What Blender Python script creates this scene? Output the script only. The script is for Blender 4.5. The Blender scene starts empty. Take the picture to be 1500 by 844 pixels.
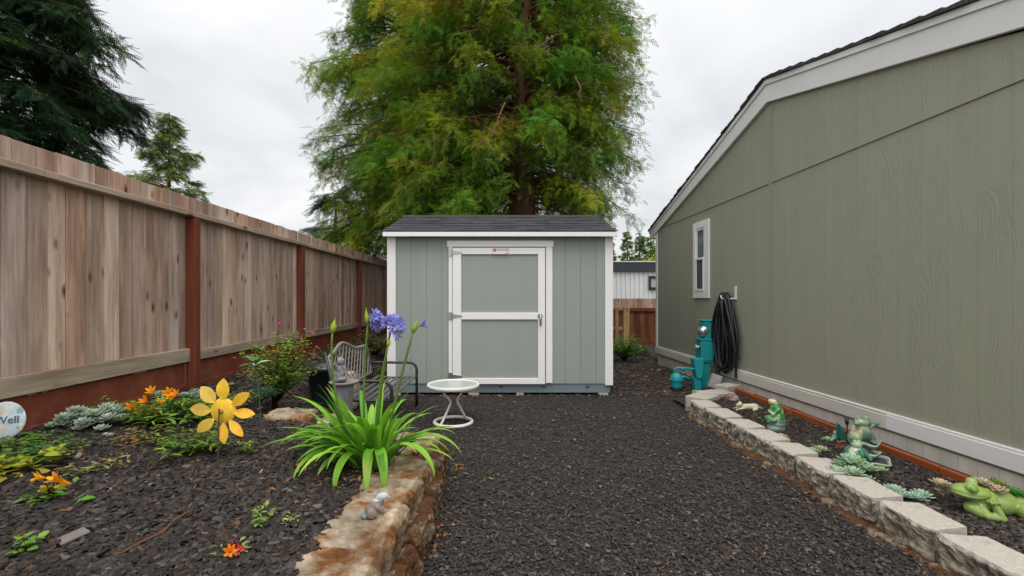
import bpy, bmesh, math, random
import numpy as np
from mathutils import Vector, Matrix, noise as mnoise
S = bpy.context.scene
COL = S.collection
R = math.radians
PI = math.pi

# ------------------------------------------------------------------ camera
FPX, VX, VY, CAMH = 667.0, 735.0, 437.0, 1.3
cd = bpy.data.cameras.new('camera')
cam = bpy.data.objects.new('camera', cd)
COL.objects.link(cam)
cam.location = (0, 0, CAMH)
cam.rotation_euler = (PI / 2, 0, 0)
cd.sensor_width = 36.0
cd.lens = 36.0 * FPX / 1500.0
cd.shift_x = (750 - VX) / 1500.0
cd.shift_y = (VY - 422) / 1500.0
cd.clip_start = 0.05
cd.clip_end = 2000
S.camera = cam

# ------------------------------------------------------------------ world, sun, exposure
SUN_EL, SUN_AZ = 66.0, 5.0      # sun behind the camera, a little to the right
w = bpy.data.worlds.new('World')
S.world = w
w.use_nodes = True
nt = w.node_tree
nt.nodes.clear()
def N(tree, typ, **kw):
    n = tree.nodes.new(typ)
    for k, v in kw.items():
        setattr(n, k, v)
    return n
def mth(tree, op, a, b=None, c=None, clamp=False):
    n = tree.nodes.new('ShaderNodeMath'); n.operation = op; n.use_clamp = clamp
    for i, v in enumerate((a, b, c)):
        if v is None: continue
        if isinstance(v, (int, float)): n.inputs[i].default_value = v
        else: tree.links.new(v, n.inputs[i])
    return n.outputs[0]
sky = N(nt, 'ShaderNodeTexSky', sky_type='NISHITA')
sky.sun_disc = False
sky.sun_elevation = R(SUN_EL)
sky.sun_rotation = R(180 - SUN_AZ)
sky.altitude = 50; sky.air_density = 1.0; sky.dust_density = 3.0
tc = N(nt, 'ShaderNodeTexCoord')
sep = N(nt, 'ShaderNodeSeparateXYZ'); nt.links.new(tc.outputs['Generated'], sep.inputs[0])
zc = mth(nt, 'ADD', mth(nt, 'MAXIMUM', sep.outputs[2], 0.0), 0.22)
cmb = N(nt, 'ShaderNodeCombineXYZ')
nt.links.new(mth(nt, 'DIVIDE', sep.outputs[0], zc), cmb.inputs[0])
nt.links.new(mth(nt, 'DIVIDE', sep.outputs[1], zc), cmb.inputs[1])
n1 = N(nt, 'ShaderNodeTexNoise'); n1.inputs['Scale'].default_value = 1.15; n1.inputs['Detail'].default_value = 5; n1.inputs['Roughness'].default_value = 0.5
n1.inputs['Distortion'].default_value = 0.5
nt.links.new(cmb.outputs[0], n1.inputs['Vector'])
ramp = N(nt, 'ShaderNodeValToRGB')
ramp.color_ramp.elements[0].position = 0.30; ramp.color_ramp.elements[0].color = (0.60, 0.615, 0.645, 1)
ramp.color_ramp.elements[1].position = 0.62; ramp.color_ramp.elements[1].color = (0.86, 0.865, 0.875, 1)
nt.links.new(n1.outputs['Fac'], ramp.inputs[0])
# the overcast brightens toward the zenith and toward the hidden sun
sd = Vector((math.sin(R(SUN_AZ)) * math.cos(R(SUN_EL)), -math.cos(R(SUN_AZ)) * math.cos(R(SUN_EL)), math.sin(R(SUN_EL))))
dot = N(nt, 'ShaderNodeVectorMath', operation='DOT_PRODUCT'); nt.links.new(tc.outputs['Generated'], dot.inputs[0]); dot.inputs[1].default_value = sd
glow = mth(nt, 'POWER', mth(nt, 'MAXIMUM', mth(nt, 'MULTIPLY_ADD', dot.outputs['Value'], 0.5, 0.5), 0.0), 3.0)
lum = mth(nt, 'MULTIPLY', mth(nt, 'MULTIPLY_ADD', glow, 1.05, 0.76), 10.0)
vm = N(nt, 'ShaderNodeVectorMath', operation='SCALE'); nt.links.new(ramp.outputs[0], vm.inputs[0]); nt.links.new(lum, vm.inputs['Scale'])
mx = N(nt, 'ShaderNodeMix', data_type='RGBA'); mx.inputs[0].default_value = 0.95
nt.links.new(sky.outputs[0], mx.inputs[6]); nt.links.new(vm.outputs[0], mx.inputs[7])
bg = N(nt, 'ShaderNodeBackground'); bg.inputs['Strength'].default_value = 0.1
nt.links.new(mx.outputs[2], bg.inputs[0])
wo = N(nt, 'ShaderNodeOutputWorld'); nt.links.new(bg.outputs[0], wo.inputs[0])

sl = bpy.data.lights.new('sun', 'SUN')
sl.energy = 1.1; sl.angle = R(35); sl.color = (1.0, 0.955, 0.89)
so = bpy.data.objects.new('sun', sl); COL.objects.link(so)
so.rotation_euler = sd.to_track_quat('Z', 'Y').to_euler()
so.location = (2, -6, 12)
vs = S.view_settings
vs.view_transform = 'Standard'; vs.look = 'None'; vs.gamma = 1.0; vs.use_curve_mapping = False
vs.exposure = 0.5

# ------------------------------------------------------------------ places
def P(x, y, D):                       # photo pixel at a distance D
    return Vector(((x - VX) * D / FPX, D, CAMH - (y - VY) * D / FPX))
def G(x, y, z=0.0):                   # photo pixel on the level z
    D = (CAMH - z) * FPX / (y - VY)
    return Vector(((x - VX) * D / FPX, D, z))
def sstep(a, b, x):
    t = max(0.0, min(1.0, (x - a) / (b - a))); return t * t * (3 - 2 * t)
FX = -3.0                             # fence plane
def zbed(x): return 0.27 + 0.19 * max(0.0, min(1.0, (-0.6 - x) / 2.2))
def bed_sdf(x, y):                    # left bed, rounded far corner
    r = 0.45
    dx, dy = x - (-0.50 - r), y - (3.62 - r)
    return math.hypot(max(dx, 0), max(dy, 0)) + min(max(dx, dy), 0) - r
def ground_left(x, y):
    a = sstep(0.0, 0.07, -bed_sdf(x, y)) * zbed(x)
    b = 0.44 * sstep(-1.65, -2.75, x) if x < 0 else 0
    return max(a, b)
def BED(x, y):
    z = 0.35
    for _ in range(12):
        p = G(x, y, z); z = ground_left(p.x, p.y)
        z = max(z, 0.2)
    return G(x, y, z)
RZ = 0.115
def RB(x, y): return G(x, y, RZ)

# ------------------------------------------------------------------ mesh helpers
class MB:
    def __init__(s): s.v = []; s.f = []; s.t = []; s.c = (1, 1, 1)
    def vert(s, p):
        s.v.append(tuple(p)); s.t.append(s.c); return len(s.v) - 1
    def box(s, x0, x1, y0, y1, z0, z1, M=None):
        i = len(s.v)
        for z in (z0, z1):
            for (x, y) in ((x0, y0), (x1, y0), (x1, y1), (x0, y1)):
                p = Vector((x, y, z)); s.vert(M @ p if M else p)
        for q in ((3, 2, 1, 0), (4, 5, 6, 7), (0, 1, 5, 4), (1, 2, 6, 5), (2, 3, 7, 6), (3, 0, 4, 7)):
            s.f.append(tuple(i + k for k in q))
    def tube(s, pts, rad, n=8, cap=True, closed=False):
        pts = [Vector(p) for p in pts]
        if not hasattr(rad, '__len__'): rad = [rad] * len(pts)
        m = len(pts); rings = []
        up = None
        for k in range(m):
            if closed: t = pts[(k + 1) % m] - pts[k - 1]
            else: t = pts[min(k + 1, m - 1)] - pts[max(k - 1, 0)]
            if t.length < 1e-9: t = Vector((0, 0, 1))
            t.normalize()
            if up is None:
                up = Vector((0, 0, 1)) if abs(t.z) < 0.9 else Vector((1, 0, 0))
            a = up - t * up.dot(t)
            if a.length < 1e-6: a = t.orthogonal()
            a.normalize(); up = a; b = t.cross(a)
            rings.append([s.vert(pts[k] + (a * math.cos(2 * PI * j / n) + b * math.sin(2 * PI * j / n)) * rad[k]) for j in range(n)])
        for k in range(m if closed else m - 1):
            A, B = rings[k], rings[(k + 1) % m]
            for j in range(n): s.f.append((A[j], A[(j + 1) % n], B[(j + 1) % n], B[j]))
        if cap and not closed:
            s.f.append(tuple(reversed(rings[0]))); s.f.append(tuple(rings[-1]))
    def lathe(s, prof, n=32, c=(0, 0, 0), cap=True, M=None):
        rings = []
        for (r, z) in prof:
            ring = []
            for j in range(n):
                a = 2 * PI * j / n
                p = Vector((r * math.cos(a), r * math.sin(a), z))
                if M: p = M @ p
                ring.append(s.vert(p + Vector(c)))
            rings.append(ring)
        for A, B in zip(rings, rings[1:]):
            for j in range(n): s.f.append((A[j], A[(j + 1) % n], B[(j + 1) % n], B[j]))
        if cap:
            s.f.append(tuple(reversed(rings[0]))); s.f.append(tuple(rings[-1]))
    def prism(s, poly, axis, a0, a1):        # poly of 2D points, extruded along axis ('x' -> poly is (y,z))
        def mk(p, a):
            return {'x': (a, p[0], p[1]), 'y': (p[0], a, p[1]), 'z': (p[0], p[1], a)}[axis]
        A = [s.vert(mk(p, a0)) for p in poly]; B = [s.vert(mk(p, a1)) for p in poly]
        n = len(poly)
        for k in range(n): s.f.append((A[k], A[(k + 1) % n], B[(k + 1) % n], B[k]))
        s.f.append(tuple(reversed(A))); s.f.append(tuple(B))
    def strip(s, L, Rr, M=None, C=None):
        def vs_(ps):
            out = []
            for k, p in enumerate(ps):
                if C: s.c = C[k]
                out.append(s.vert(p))
            return out
        a = vs_(L); b = vs_(Rr)
        if M is None:
            for k in range(len(a) - 1): s.f.append((a[k], b[k], b[k + 1], a[k + 1]))
        else:
            m = vs_(M)
            for k in range(len(a) - 1):
                s.f.append((a[k], m[k], m[k + 1], a[k + 1])); s.f.append((m[k], b[k], b[k + 1], m[k + 1]))
    def mesh(s, name, bevel=0, smooth=False, seg=1):
        me = bpy.data.meshes.new(name)
        me.from_pydata(s.v, [], s.f)
        at = me.attributes.new('tint', 'FLOAT_COLOR', 'POINT')
        at.data.foreach_set('color', np.c_[np.array(s.t, dtype=np.float32), np.ones(len(s.t), np.float32)].ravel())
        bm = bmesh.new(); bm.from_mesh(me)
        bmesh.ops.recalc_face_normals(bm, faces=bm.faces)
        if bevel:
            bmesh.ops.bevel(bm, geom=list(bm.edges), offset=bevel, segments=seg, affect='EDGES', profile=0.7, clamp_overlap=True)
        bm.to_mesh(me); bm.free()
        if smooth:
            me.polygons.foreach_set('use_smooth', [True] * len(me.polygons))
        me.update()
        return me
    def build(s, name, mat, parent=None, bevel=0, smooth=False, seg=1):
        return link(name, s.mesh(name, bevel, smooth, seg), mat, parent)

def link(name, me, mat, parent=None, loc=None):
    o = bpy.data.objects.new(name, me)
    COL.objects.link(o)
    if mat is not None and len(me.materials) == 0: me.materials.append(mat)
    if parent is not None:
        o.parent = parent
        o.matrix_parent_inverse = PINV.get(parent.name, Matrix.Identity(4))
    if loc is not None: o.location = loc
    return o
PINV = {}
def empty(name, loc=(0, 0, 0), rotz=0):
    # parts are modelled in world coordinates unless rotz / local frames are used
    o = bpy.data.objects.new(name, None); COL.objects.link(o)
    o.location = loc; o.rotation_euler = (0, 0, rotz); o.empty_display_size = 0.1
    return o
def world_parts(o):                  # parts of o are given in world coordinates
    PINV[o.name] = (Matrix.Translation(o.location) @ o.rotation_euler.to_matrix().to_4x4()).inverted()
    return o
def tag(o, label, cat, group=None):
    o['label'] = label; o['category'] = cat
    if group: o['group'] = group
    return o
def thing(name, label, cat, loc=(0, 0, 0), rotz=0, group=None, world=True):
    o = tag(empty(name, loc, rotz), label, cat, group)
    return world_parts(o) if world else o
def kind(o, k): o['kind'] = k; return o

def np_mesh(name, V, F, tint, smooth=False):       # V (n,3); F (m,k) equal-sized faces; tint (n,3)
    me = bpy.data.meshes.new(name)
    n, (m, k) = len(V), F.shape
    me.vertices.add(n); me.vertices.foreach_set('co', V.astype(np.float32).ravel())
    me.loops.add(m * k); me.loops.foreach_set('vertex_index', F.astype(np.int32).ravel())
    me.polygons.add(m)
    me.polygons.foreach_set('loop_start', np.arange(0, m * k, k, dtype=np.int32))
    if smooth: me.polygons.foreach_set('use_smooth', np.ones(m, dtype=bool))
    at = me.attributes.new('tint', 'FLOAT_COLOR', 'POINT')
    at.data.foreach_set('color', np.c_[tint.astype(np.float32), np.ones(n, np.float32)].ravel())
    me.update(calc_edges=True); me.validate()
    return me

def stamp(TV, TF, pos, xd, up, scale, tint, vt=None):
    """copies of a template (verts TV, faces TF) at pos, x axis along xd, z axis near up"""
    pos = np.asarray(pos, float); xd = np.asarray(xd, float); up = np.asarray(up, float)
    xd = xd / (np.linalg.norm(xd, axis=1, keepdims=True) + 1e-9)
    y = np.cross(up, xd); y /= (np.linalg.norm(y, axis=1, keepdims=True) + 1e-9)
    z = np.cross(xd, y)
    sc = np.asarray(scale, float)
    if sc.ndim == 1: sc = np.repeat(sc[:, None], 3, 1)
    n, m = len(pos), len(TV)
    L = TV[None] * sc[:, None, :]
    V = pos[:, None] + L[..., 0:1] * xd[:, None] + L[..., 1:2] * y[:, None] + L[..., 2:3] * z[:, None]
    Fa = (TF[None] + (np.arange(n) * m)[:, None, None]).reshape(-1, TF.shape[1])
    T = np.repeat(np.asarray(tint, float)[:, None], m, 1)
    if vt is not None: T = T * vt[None, :, None]
    return V.reshape(-1, 3), Fa, T.reshape(-1, 3)
class Stamps:
    def __init__(s): s.V = []; s.F = []; s.T = []; s.n = 0
    def add(s, V, F, T):
        s.V.append(V); s.F.append(F + s.n); s.T.append(T); s.n += len(V)
    def mesh(s, name, smooth=False):
        return np_mesh(name, np.concatenate(s.V), np.concatenate(s.F), np.concatenate(s.T), smooth)

# leaf templates (triangles)
def leaf_tpl(w=0.4, fold=0.06, droop=0.12, belly=0.42):
    V = np.array([(0, 0, 0), (belly, w / 2, fold - droop * .2), (belly, 0, -droop * .2), (belly, -w / 2, fold - droop * .2), (1, 0, -droop),
                  (.75, w * .36, fold * .8 - droop * .6), (.75, -w * .36, fold * .8 - droop * .6), (.75, 0, -droop * .6)])
    F = np.array([(0, 2, 1), (0, 3, 2), (1, 2, 7), (1, 7, 5), (2, 3, 6), (2, 6, 7), (5, 7, 4), (7, 6, 4)])
    return V, F
def spray_tpl(pairs=6, ll=0.34, lw=0.085, droop=0.3, ang=52):
    V = []; F = []
    def leafl(x, side, l):
        z0 = -droop * x * x
        a = R(ang) * side
        dx, dy = math.cos(a) * l, math.sin(a) * l
        px_, py_ = -math.sin(a) * lw / 2, math.cos(a) * lw / 2
        i = len(V)
        V.extend([(x, 0, z0), (x + dx * .5 + px_, dy * .5 + py_, z0 - .01), (x + dx, dy, z0 - .06 * abs(side)), (x + dx * .5 - px_, dy * .5 - py_, z0 - .01)])
        F.append((i, i + 1, i + 2, i + 3))
    for k in range(pairs):
        x = (k + .3) / pairs
        l = ll * (1.0 - .55 * abs(x - .35) / .65)
        leafl(x, 1, l); leafl(x + .04, -1, l)
    leafl(.97, 0, .25)
    i = len(V); V.extend([(0, .012, 0), (0, -.012, 0), (1, -.006, -droop), (1, .006, -droop)]); F.append((i, i + 1, i + 2, i + 3))
    return np.array(V, float), np.array(F)

# ------------------------------------------------------------------ materials
def mat(name, col, rough=.65, var=.18, scale=6, bump=0, bscale=60, attr=True, metal=0, stretch=(1, 1, 1), col2=None, c2lo=.52, c2hi=.68, c2scale=3, spec=.4, detail=4, trans=0, coat=0):
    m = bpy.data.materials.new(name); m.use_nodes = True
    t = m.node_tree; t.nodes.clear()
    out = N(t, 'ShaderNodeOutputMaterial'); b = N(t, 'ShaderNodeBsdfPrincipled')
    t.links.new(b.outputs[0], out.inputs[0])
    co = N(t, 'ShaderNodeTexCoord'); mp = N(t, 'ShaderNodeMapping'); mp.inputs['Scale'].default_value = stretch
    t.links.new(co.outputs['Object'], mp.inputs[0])
    no = N(t, 'ShaderNodeTexNoise'); no.inputs['Scale'].default_value = scale; no.inputs['Detail'].default_value = detail; no.inputs['Roughness'].default_value = .6
    t.links.new(mp.outputs[0], no.inputs['Vector'])
    f = mth(t, 'MULTIPLY_ADD', no.outputs['Fac'], 2 * var * 1.6, 1 - var * 1.6)
    base = N(t, 'ShaderNodeRGB'); base.outputs[0].default_value = (*col, 1)
    cur = base.outputs[0]
    if col2 is not None:
        n2 = N(t, 'ShaderNodeTexNoise'); n2.inputs['Scale'].default_value = c2scale; n2.inputs['Detail'].default_value = 6; n2.inputs['Roughness'].default_value = .65
        t.links.new(mp.outputs[0], n2.inputs['Vector'])
        r2 = N(t, 'ShaderNodeMapRange'); r2.inputs[1].default_value = c2lo; r2.inputs[2].default_value = c2hi
        t.links.new(n2.outputs['Fac'], r2.inputs[0])
        x2 = N(t, 'ShaderNodeMix', data_type='RGBA'); t.links.new(r2.outputs[0], x2.inputs[0]); t.links.new(cur, x2.inputs[6]); x2.inputs[7].default_value = (*col2, 1)
        cur = x2.outputs[2]
    if attr:
        a = N(t, 'ShaderNodeAttribute', attribute_name='tint')
        mm = N(t, 'ShaderNodeMix', data_type='RGBA', blend_type='MULTIPLY'); mm.inputs[0].default_value = 1
        t.links.new(cur, mm.inputs[6]); t.links.new(a.outputs['Color'], mm.inputs[7]); cur = mm.outputs[2]
    sc = N(t, 'ShaderNodeVectorMath', operation='SCALE'); t.links.new(cur, sc.inputs[0]); t.links.new(f, sc.inputs['Scale'])
    t.links.new(sc.outputs[0], b.inputs['Base Color'])
    b.inputs['Roughness'].default_value = rough; b.inputs['Metallic'].default_value = metal
    b.inputs['Specular IOR Level'].default_value = spec
    if coat: b.inputs['Coat Weight'].default_value = coat; b.inputs['Coat Roughness'].default_value = .15
    if bump:
        nb = N(t, 'ShaderNodeTexNoise'); nb.inputs['Scale'].default_value = bscale; nb.inputs['Detail'].default_value = 5
        t.links.new(mp.outputs[0], nb.inputs['Vector'])
        bu = N(t, 'ShaderNodeBump'); bu.inputs['Strength'].default_value = bump; bu.inputs['Distance'].default_value = .01
        t.links.new(nb.outputs['Fac'], bu.inputs['Height']); t.links.new(bu.outputs[0], b.inputs['Normal'])
    if trans:
        tr = N(t, 'ShaderNodeBsdfTranslucent'); mxs = N(t, 'ShaderNodeMixShader'); mxs.inputs[0].default_value = trans
        s2 = N(t, 'ShaderNodeVectorMath', operation='MULTIPLY'); t.links.new(sc.outputs[0], s2.inputs[0]); s2.inputs[1].default_value = (1.25, 1.3, .7)
        t.links.new(s2.outputs[0], tr.inputs[0])
        t.links.new(b.outputs[0], mxs.inputs[1]); t.links.new(tr.outputs[0], mxs.inputs[2]); t.links.new(mxs.outputs[0], out.inputs[0])
    return m

def mat_plank(name, rough=.85, knots=True, along='z'):
    """weathered planks: each plank carries its own tint; grain runs along the plank; knots"""
    m = bpy.data.materials.new(name); m.use_nodes = True
    t = m.node_tree; b = t.nodes['Principled BSDF']
    co = N(t, 'ShaderNodeTexCoord'); at = N(t, 'ShaderNodeAttribute', attribute_name='tint')
    sa = N(t, 'ShaderNodeSeparateColor'); t.links.new(at.outputs['Color'], sa.inputs[0])
    seed = mth(t, 'MULTIPLY', mth(t, 'FRACT', mth(t, 'MULTIPLY', sa.outputs[0], 937.0)), 23.0)
    off = N(t, 'ShaderNodeVectorMath', operation='ADD'); t.links.new(co.outputs['Object'], off.inputs[0])
    cx = N(t, 'ShaderNodeCombineXYZ'); t.links.new(seed, cx.inputs[0]); t.links.new(seed, cx.inputs[2]); t.links.new(off.inputs[1].node.inputs[1] if False else cx.outputs[0], off.inputs[1])
    mp = N(t, 'ShaderNodeMapping'); mp.inputs['Scale'].default_value = (26, 26, 1.3) if along == 'z' else (26, 1.3, 26)
    t.links.new(off.outputs[0], mp.inputs[0])
    g = N(t, 'ShaderNodeTexNoise'); g.inputs['Scale'].default_value = 1.6; g.inputs['Detail'].default_value = 6; g.inputs['Roughness'].default_value = .65; g.inputs['Distortion'].default_value = .6
    t.links.new(mp.outputs[0], g.inputs['Vector'])
    rg = N(t, 'ShaderNodeMapRange'); rg.inputs[1].default_value = .25; rg.inputs[2].default_value = .75; rg.inputs[3].default_value = .62; rg.inputs[4].default_value = 1.28
    t.links.new(g.outputs['Fac'], rg.inputs[0])
    # weather blotches: grey to brown
    mp2 = N(t, 'ShaderNodeMapping'); mp2.inputs['Scale'].default_value = (5, 5, .9) if along == 'z' else (5, .9, 5)
    t.links.new(off.outputs[0], mp2.inputs[0])
    g2 = N(t, 'ShaderNodeTexNoise'); g2.inputs['Scale'].default_value = 1.5; g2.inputs['Detail'].default_value = 4
    t.links.new(mp2.outputs[0], g2.inputs['Vector'])
    r2 = N(t, 'ShaderNodeMapRange'); r2.inputs[1].default_value = .4; r2.inputs[2].default_value = .7
    t.links.new(g2.outputs['Fac'], r2.inputs[0])
    mb = N(t, 'ShaderNodeMix', data_type='RGBA', blend_type='MULTIPLY'); t.links.new(r2.outputs[0], mb.inputs[0]); t.links.new(at.outputs['Color'], mb.inputs[6]); mb.inputs[7].default_value = (.60, .53, .49, 1)
    cur = mb.outputs[2]
    if knots:
        mp3 = N(t, 'ShaderNodeMapping'); mp3.inputs['Scale'].default_value = (7.5, 7.5, 3.2) if along == 'z' else (7.5, 3.2, 7.5)
        t.links.new(off.outputs[0], mp3.inputs[0])
        vo = N(t, 'ShaderNodeTexVoronoi'); vo.inputs['Scale'].default_value = 1.0
        t.links.new(mp3.outputs[0], vo.inputs['Vector'])
        k = N(t, 'ShaderNodeMapRange'); k.inputs[1].default_value = .20; k.inputs[2].default_value = .06
        t.links.new(vo.outputs['Distance'], k.inputs[0])
        mk = N(t, 'ShaderNodeMix', data_type='RGBA'); t.links.new(k.outputs[0], mk.inputs[0]); t.links.new(cur, mk.inputs[6]); mk.inputs[7].default_value = (.10, .045, .022, 1)
        cur = mk.outputs[2]
    sc = N(t, 'ShaderNodeVectorMath', operation='SCALE'); t.links.new(cur, sc.inputs[0]); t.links.new(rg.outputs[0], sc.inputs['Scale'])
    t.links.new(sc.outputs[0], b.inputs['Base Color'])
    b.inputs['Roughness'].default_value = rough; b.inputs['Specular IOR Level'].default_value = .2
    bu = N(t, 'ShaderNodeBump'); bu.inputs['Strength'].default_value = .35; bu.inputs['Distance'].default_value = .004
    t.links.new(g.outputs['Fac'], bu.inputs['Height']); t.links.new(bu.outputs[0], b.inputs['Normal'])
    return m

def mat_siding(name, col, groove=.2, gw=.006, grain=.5, axis=1, off=0.0, rough=.6, streak=.1, gdepth=1.0, gcol=.75, cath=True):
    """embossed wood siding: vertical grooves and cathedral grain along z (object coordinates)"""
    m = bpy.data.materials.new(name); m.use_nodes = True
    t = m.node_tree; b = t.nodes['Principled BSDF']
    co = N(t, 'ShaderNodeTexCoord'); se = N(t, 'ShaderNodeSeparateXYZ'); t.links.new(co.outputs['Object'], se.inputs[0])
    u = se.outputs[axis]
    fr = mth(t, 'FRACT', mth(t, 'DIVIDE', mth(t, 'ADD', u, 50.0 + off), groove))
    inside = mth(t, 'LESS_THAN', mth(t, 'MULTIPLY', fr, groove), gw)
    pid = mth(t, 'FLOOR', mth(t, 'DIVIDE', mth(t, 'ADD', u, 50.0 + off), groove))
    cx = N(t, 'ShaderNodeCombineXYZ')
    t.links.new(mth(t, 'MULTIPLY_ADD', pid, 3.7, mth(t, 'MULTIPLY', u, 1.0)), cx.inputs[0]); t.links.new(mth(t, 'MULTIPLY_ADD', se.outputs[2], .20, mth(t, 'MULTIPLY', pid, .37)), cx.inputs[1])
    cn = N(t, 'ShaderNodeTexNoise'); cn.inputs['Scale'].default_value = 6.5; cn.inputs['Detail'].default_value = 0.6; cn.inputs['Roughness'].default_value = .3
    t.links.new(cx.outputs[0], cn.inputs['Vector'])
    wsin = mth(t, 'MULTIPLY_ADD', mth(t, 'SINE', mth(t, 'MULTIPLY', cn.outputs['Fac'], 85.0)), .5, .5)
    mp = N(t, 'ShaderNodeMapping'); mp.inputs['Scale'].default_value = (60, 60, 1.6); t.links.new(co.outputs['Object'], mp.inputs[0])
    fn = N(t, 'ShaderNodeTexNoise'); fn.inputs['Scale'].default_value = 1.5; fn.inputs['Detail'].default_value = 5; t.links.new(mp.outputs[0], fn.inputs['Vector'])
    ms = N(t, 'ShaderNodeTexNoise'); ms.inputs['Scale'].default_value = 9; ms.inputs['Detail'].default_value = 1; t.links.new(cx.outputs[0], ms.inputs['Vector'])
    mk = N(t, 'ShaderNodeMapRange'); mk.inputs[1].default_value = .45; mk.inputs[2].default_value = .62; t.links.new(ms.outputs['Fac'], mk.inputs[0])
    hgt = mth(t, 'ADD', mth(t, 'MULTIPLY', fn.outputs['Fac'], .8), mth(t, 'MULTIPLY', mth(t, 'MULTIPLY', wsin, mk.outputs[0]), .8 if cath else .15))
    hgt = mth(t, 'SUBTRACT', hgt, mth(t, 'MULTIPLY', inside, 3.0 * gdepth))
    bu = N(t, 'ShaderNodeBump'); bu.inputs['Strength'].default_value = grain; bu.inputs['Distance'].default_value = .004
    t.links.new(hgt, bu.inputs['Height']); t.links.new(bu.outputs[0], b.inputs['Normal'])
    mp2 = N(t, 'ShaderNodeMapping'); mp2.inputs['Scale'].default_value = (5, 5, .35); t.links.new(co.outputs['Object'], mp2.inputs[0])
    st = N(t, 'ShaderNodeTexNoise'); st.inputs['Scale'].default_value = 1.4; st.inputs['Detail'].default_value = 5; t.links.new(mp2.outputs[0], st.inputs['Vector'])
    f = mth(t, 'MULTIPLY_ADD', st.outputs['Fac'], streak * 3, 1 - streak * 1.5)
    f = mth(t, 'MULTIPLY', f, mth(t, 'MULTIPLY_ADD', mth(t, 'MULTIPLY', wsin, mk.outputs[0]), -.05 if cath else 0, 1.0))
    f = mth(t, 'MULTIPLY', f, mth(t, 'MULTIPLY_ADD', inside, gcol - 1, 1.0))
    sc = N(t, 'ShaderNodeVectorMath', operation='SCALE'); sc.inputs[0].default_value = col; t.links.new(f, sc.inputs['Scale'])
    t.links.new(sc.outputs[0], b.inputs['Base Color']); b.inputs['Roughness'].default_value = rough; b.inputs['Specular IOR Level'].default_value = .3
    return m

def mat_glass(name, col, rough=.05, alpha=1):
    m = bpy.data.materials.new(name); m.use_nodes = True
    b = m.node_tree.nodes['Principled BSDF']
    b.inputs['Base Color'].default_value = (*col, 1); b.inputs['Roughness'].default_value = rough
    b.inputs['Specular IOR Level'].default_value = .8
    if alpha < 1: b.inputs['Alpha'].default_value = alpha
    return m

M = {}
M['ground'] = mat('mulch soil', (.028, .024, .022), .95, .4, 40, .8, 90, attr=False)
M['chip'] = mat('bark chips', (1, 1, 1), .8, .22, 60, spec=.22)
M['white'] = mat('white paint', (.80, .785, .76), .55, .04, 3, .08, 90, attr=False, spec=.3)
M['whitet'] = mat('white trim', (.76, .745, .715), .55, .05, 3, .1, 50, attr=False, stretch=(1, .15, 1), spec=.3)
M['plank'] = mat_plank('weathered fence boards')
M['rail'] = mat_plank('weathered rail wood', along='y')
M['redwood'] = mat('red stained wood', (.19, .050, .026), .8, .3, 3, .25, 40, attr=False, stretch=(1, 1, 1), col2=(.20, .085, .05), c2lo=.50, c2hi=.72, c2scale=6, spec=.2)
M['redpost'] = mat('red stained post', (.165, .042, .025), .8, .3, 3, .25, 40, attr=False, stretch=(6, 6, .6), col2=(.17, .06, .035), c2lo=.55, c2hi=.8, c2scale=2, spec=.2)
M['orange'] = mat('orange stained board', (.30, .075, .022), .75, .25, 4, .2, 40, attr=False, stretch=(3, .6, 3), col2=(.16, .05, .02), spec=.2)
M['house'] = mat_siding('olive siding', (.318, .318, .238), .203, .005, .38, 1, 0, .6, .05, gcol=.88)
M['shed'] = mat_siding('sage siding', (.288, .316, .282), .205, .005, .35, 0, .0, .6, .05, gdepth=1.2, gcol=.45, cath=False)
M['sheddoor'] = mat_siding('sage door panel', (.288, .316, .282), 9, .0001, .35, 0, 1, .6, .05, cath=False)
M['skirt'] = mat_siding('grey beige skirting', (.70, .63, .54), .13, .006, .3, 1, 0, .8, .22, cath=False)
M['shingle'] = mat('asphalt shingles', (.085, .085, .09), .9, .3, 30, .6, 250, attr=True, spec=.2)
M['shingle2'] = mat('house shingles', (.06, .058, .058), .9, .3, 30, .6, 250, attr=True, spec=.2)
M['skid'] = mat('blue grey skid', (.16, .205, .225), .7, .12, 5, .15, 60, attr=False, stretch=(.5, 1, 1))
M['black'] = mat('black metal', (.022, .022, .024), .4, .1, 8, attr=False, spec=.5)
M['dark'] = mat('dark void', (.01, .01, .01), .9, .1, 8, attr=False)
M['steel'] = mat('zinc steel', (.42, .42, .42), .35, .1, 20, metal=.9, attr=False)
M['slat'] = mat('grey metal slats', (.085, .082, .08), .5, .2, 9, .1, 60, attr=False)
M['lattice'] = mat('grey weathered lattice', (.21, .19, .175), .6, .25, 10, .1, 60, attr=False)
M['cream'] = mat('cream enamel', (.72, .68, .60), .4, .05, 6, attr=False, spec=.5)
M['teal'] = mat('teal painted metal', (.012, .285, .30), .45, .14, 7, .1, 40, attr=True, spec=.5)
M['hose'] = mat('black rubber hose', (.018, .018, .019), .45, .2, 10, attr=True, spec=.5)
M['block'] = mat('concrete block', (.46, .42, .365), .9, .24, 60, .7, 150, attr=True, spec=.15, col2=(.33, .27, .21), c2lo=.55, c2hi=.75, c2scale=7)
M['stone'] = mat('mossy stone', (.36, .305, .235), .95, .45, 30, 1.0, 90, attr=True, spec=.1, col2=(.20, .088, .03), c2lo=.46, c2hi=.62, c2scale=5.5, detail=7)
M['moss'] = mat('dry brown moss', (.105, .050, .024), 1, .6, 45, 1.0, 120, attr=True, spec=.05, col2=(.24, .19, .135), c2lo=.50, c2hi=.62, c2scale=9)
M['leaf'] = mat('leaves', (1, 1, 1), .5, .12, 8, attr=True, spec=.35, trans=.30)
M['needle'] = mat('conifer foliage', (1, 1, 1), .65, .2, 1.2, attr=True, spec=.2, trans=.36)
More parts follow.
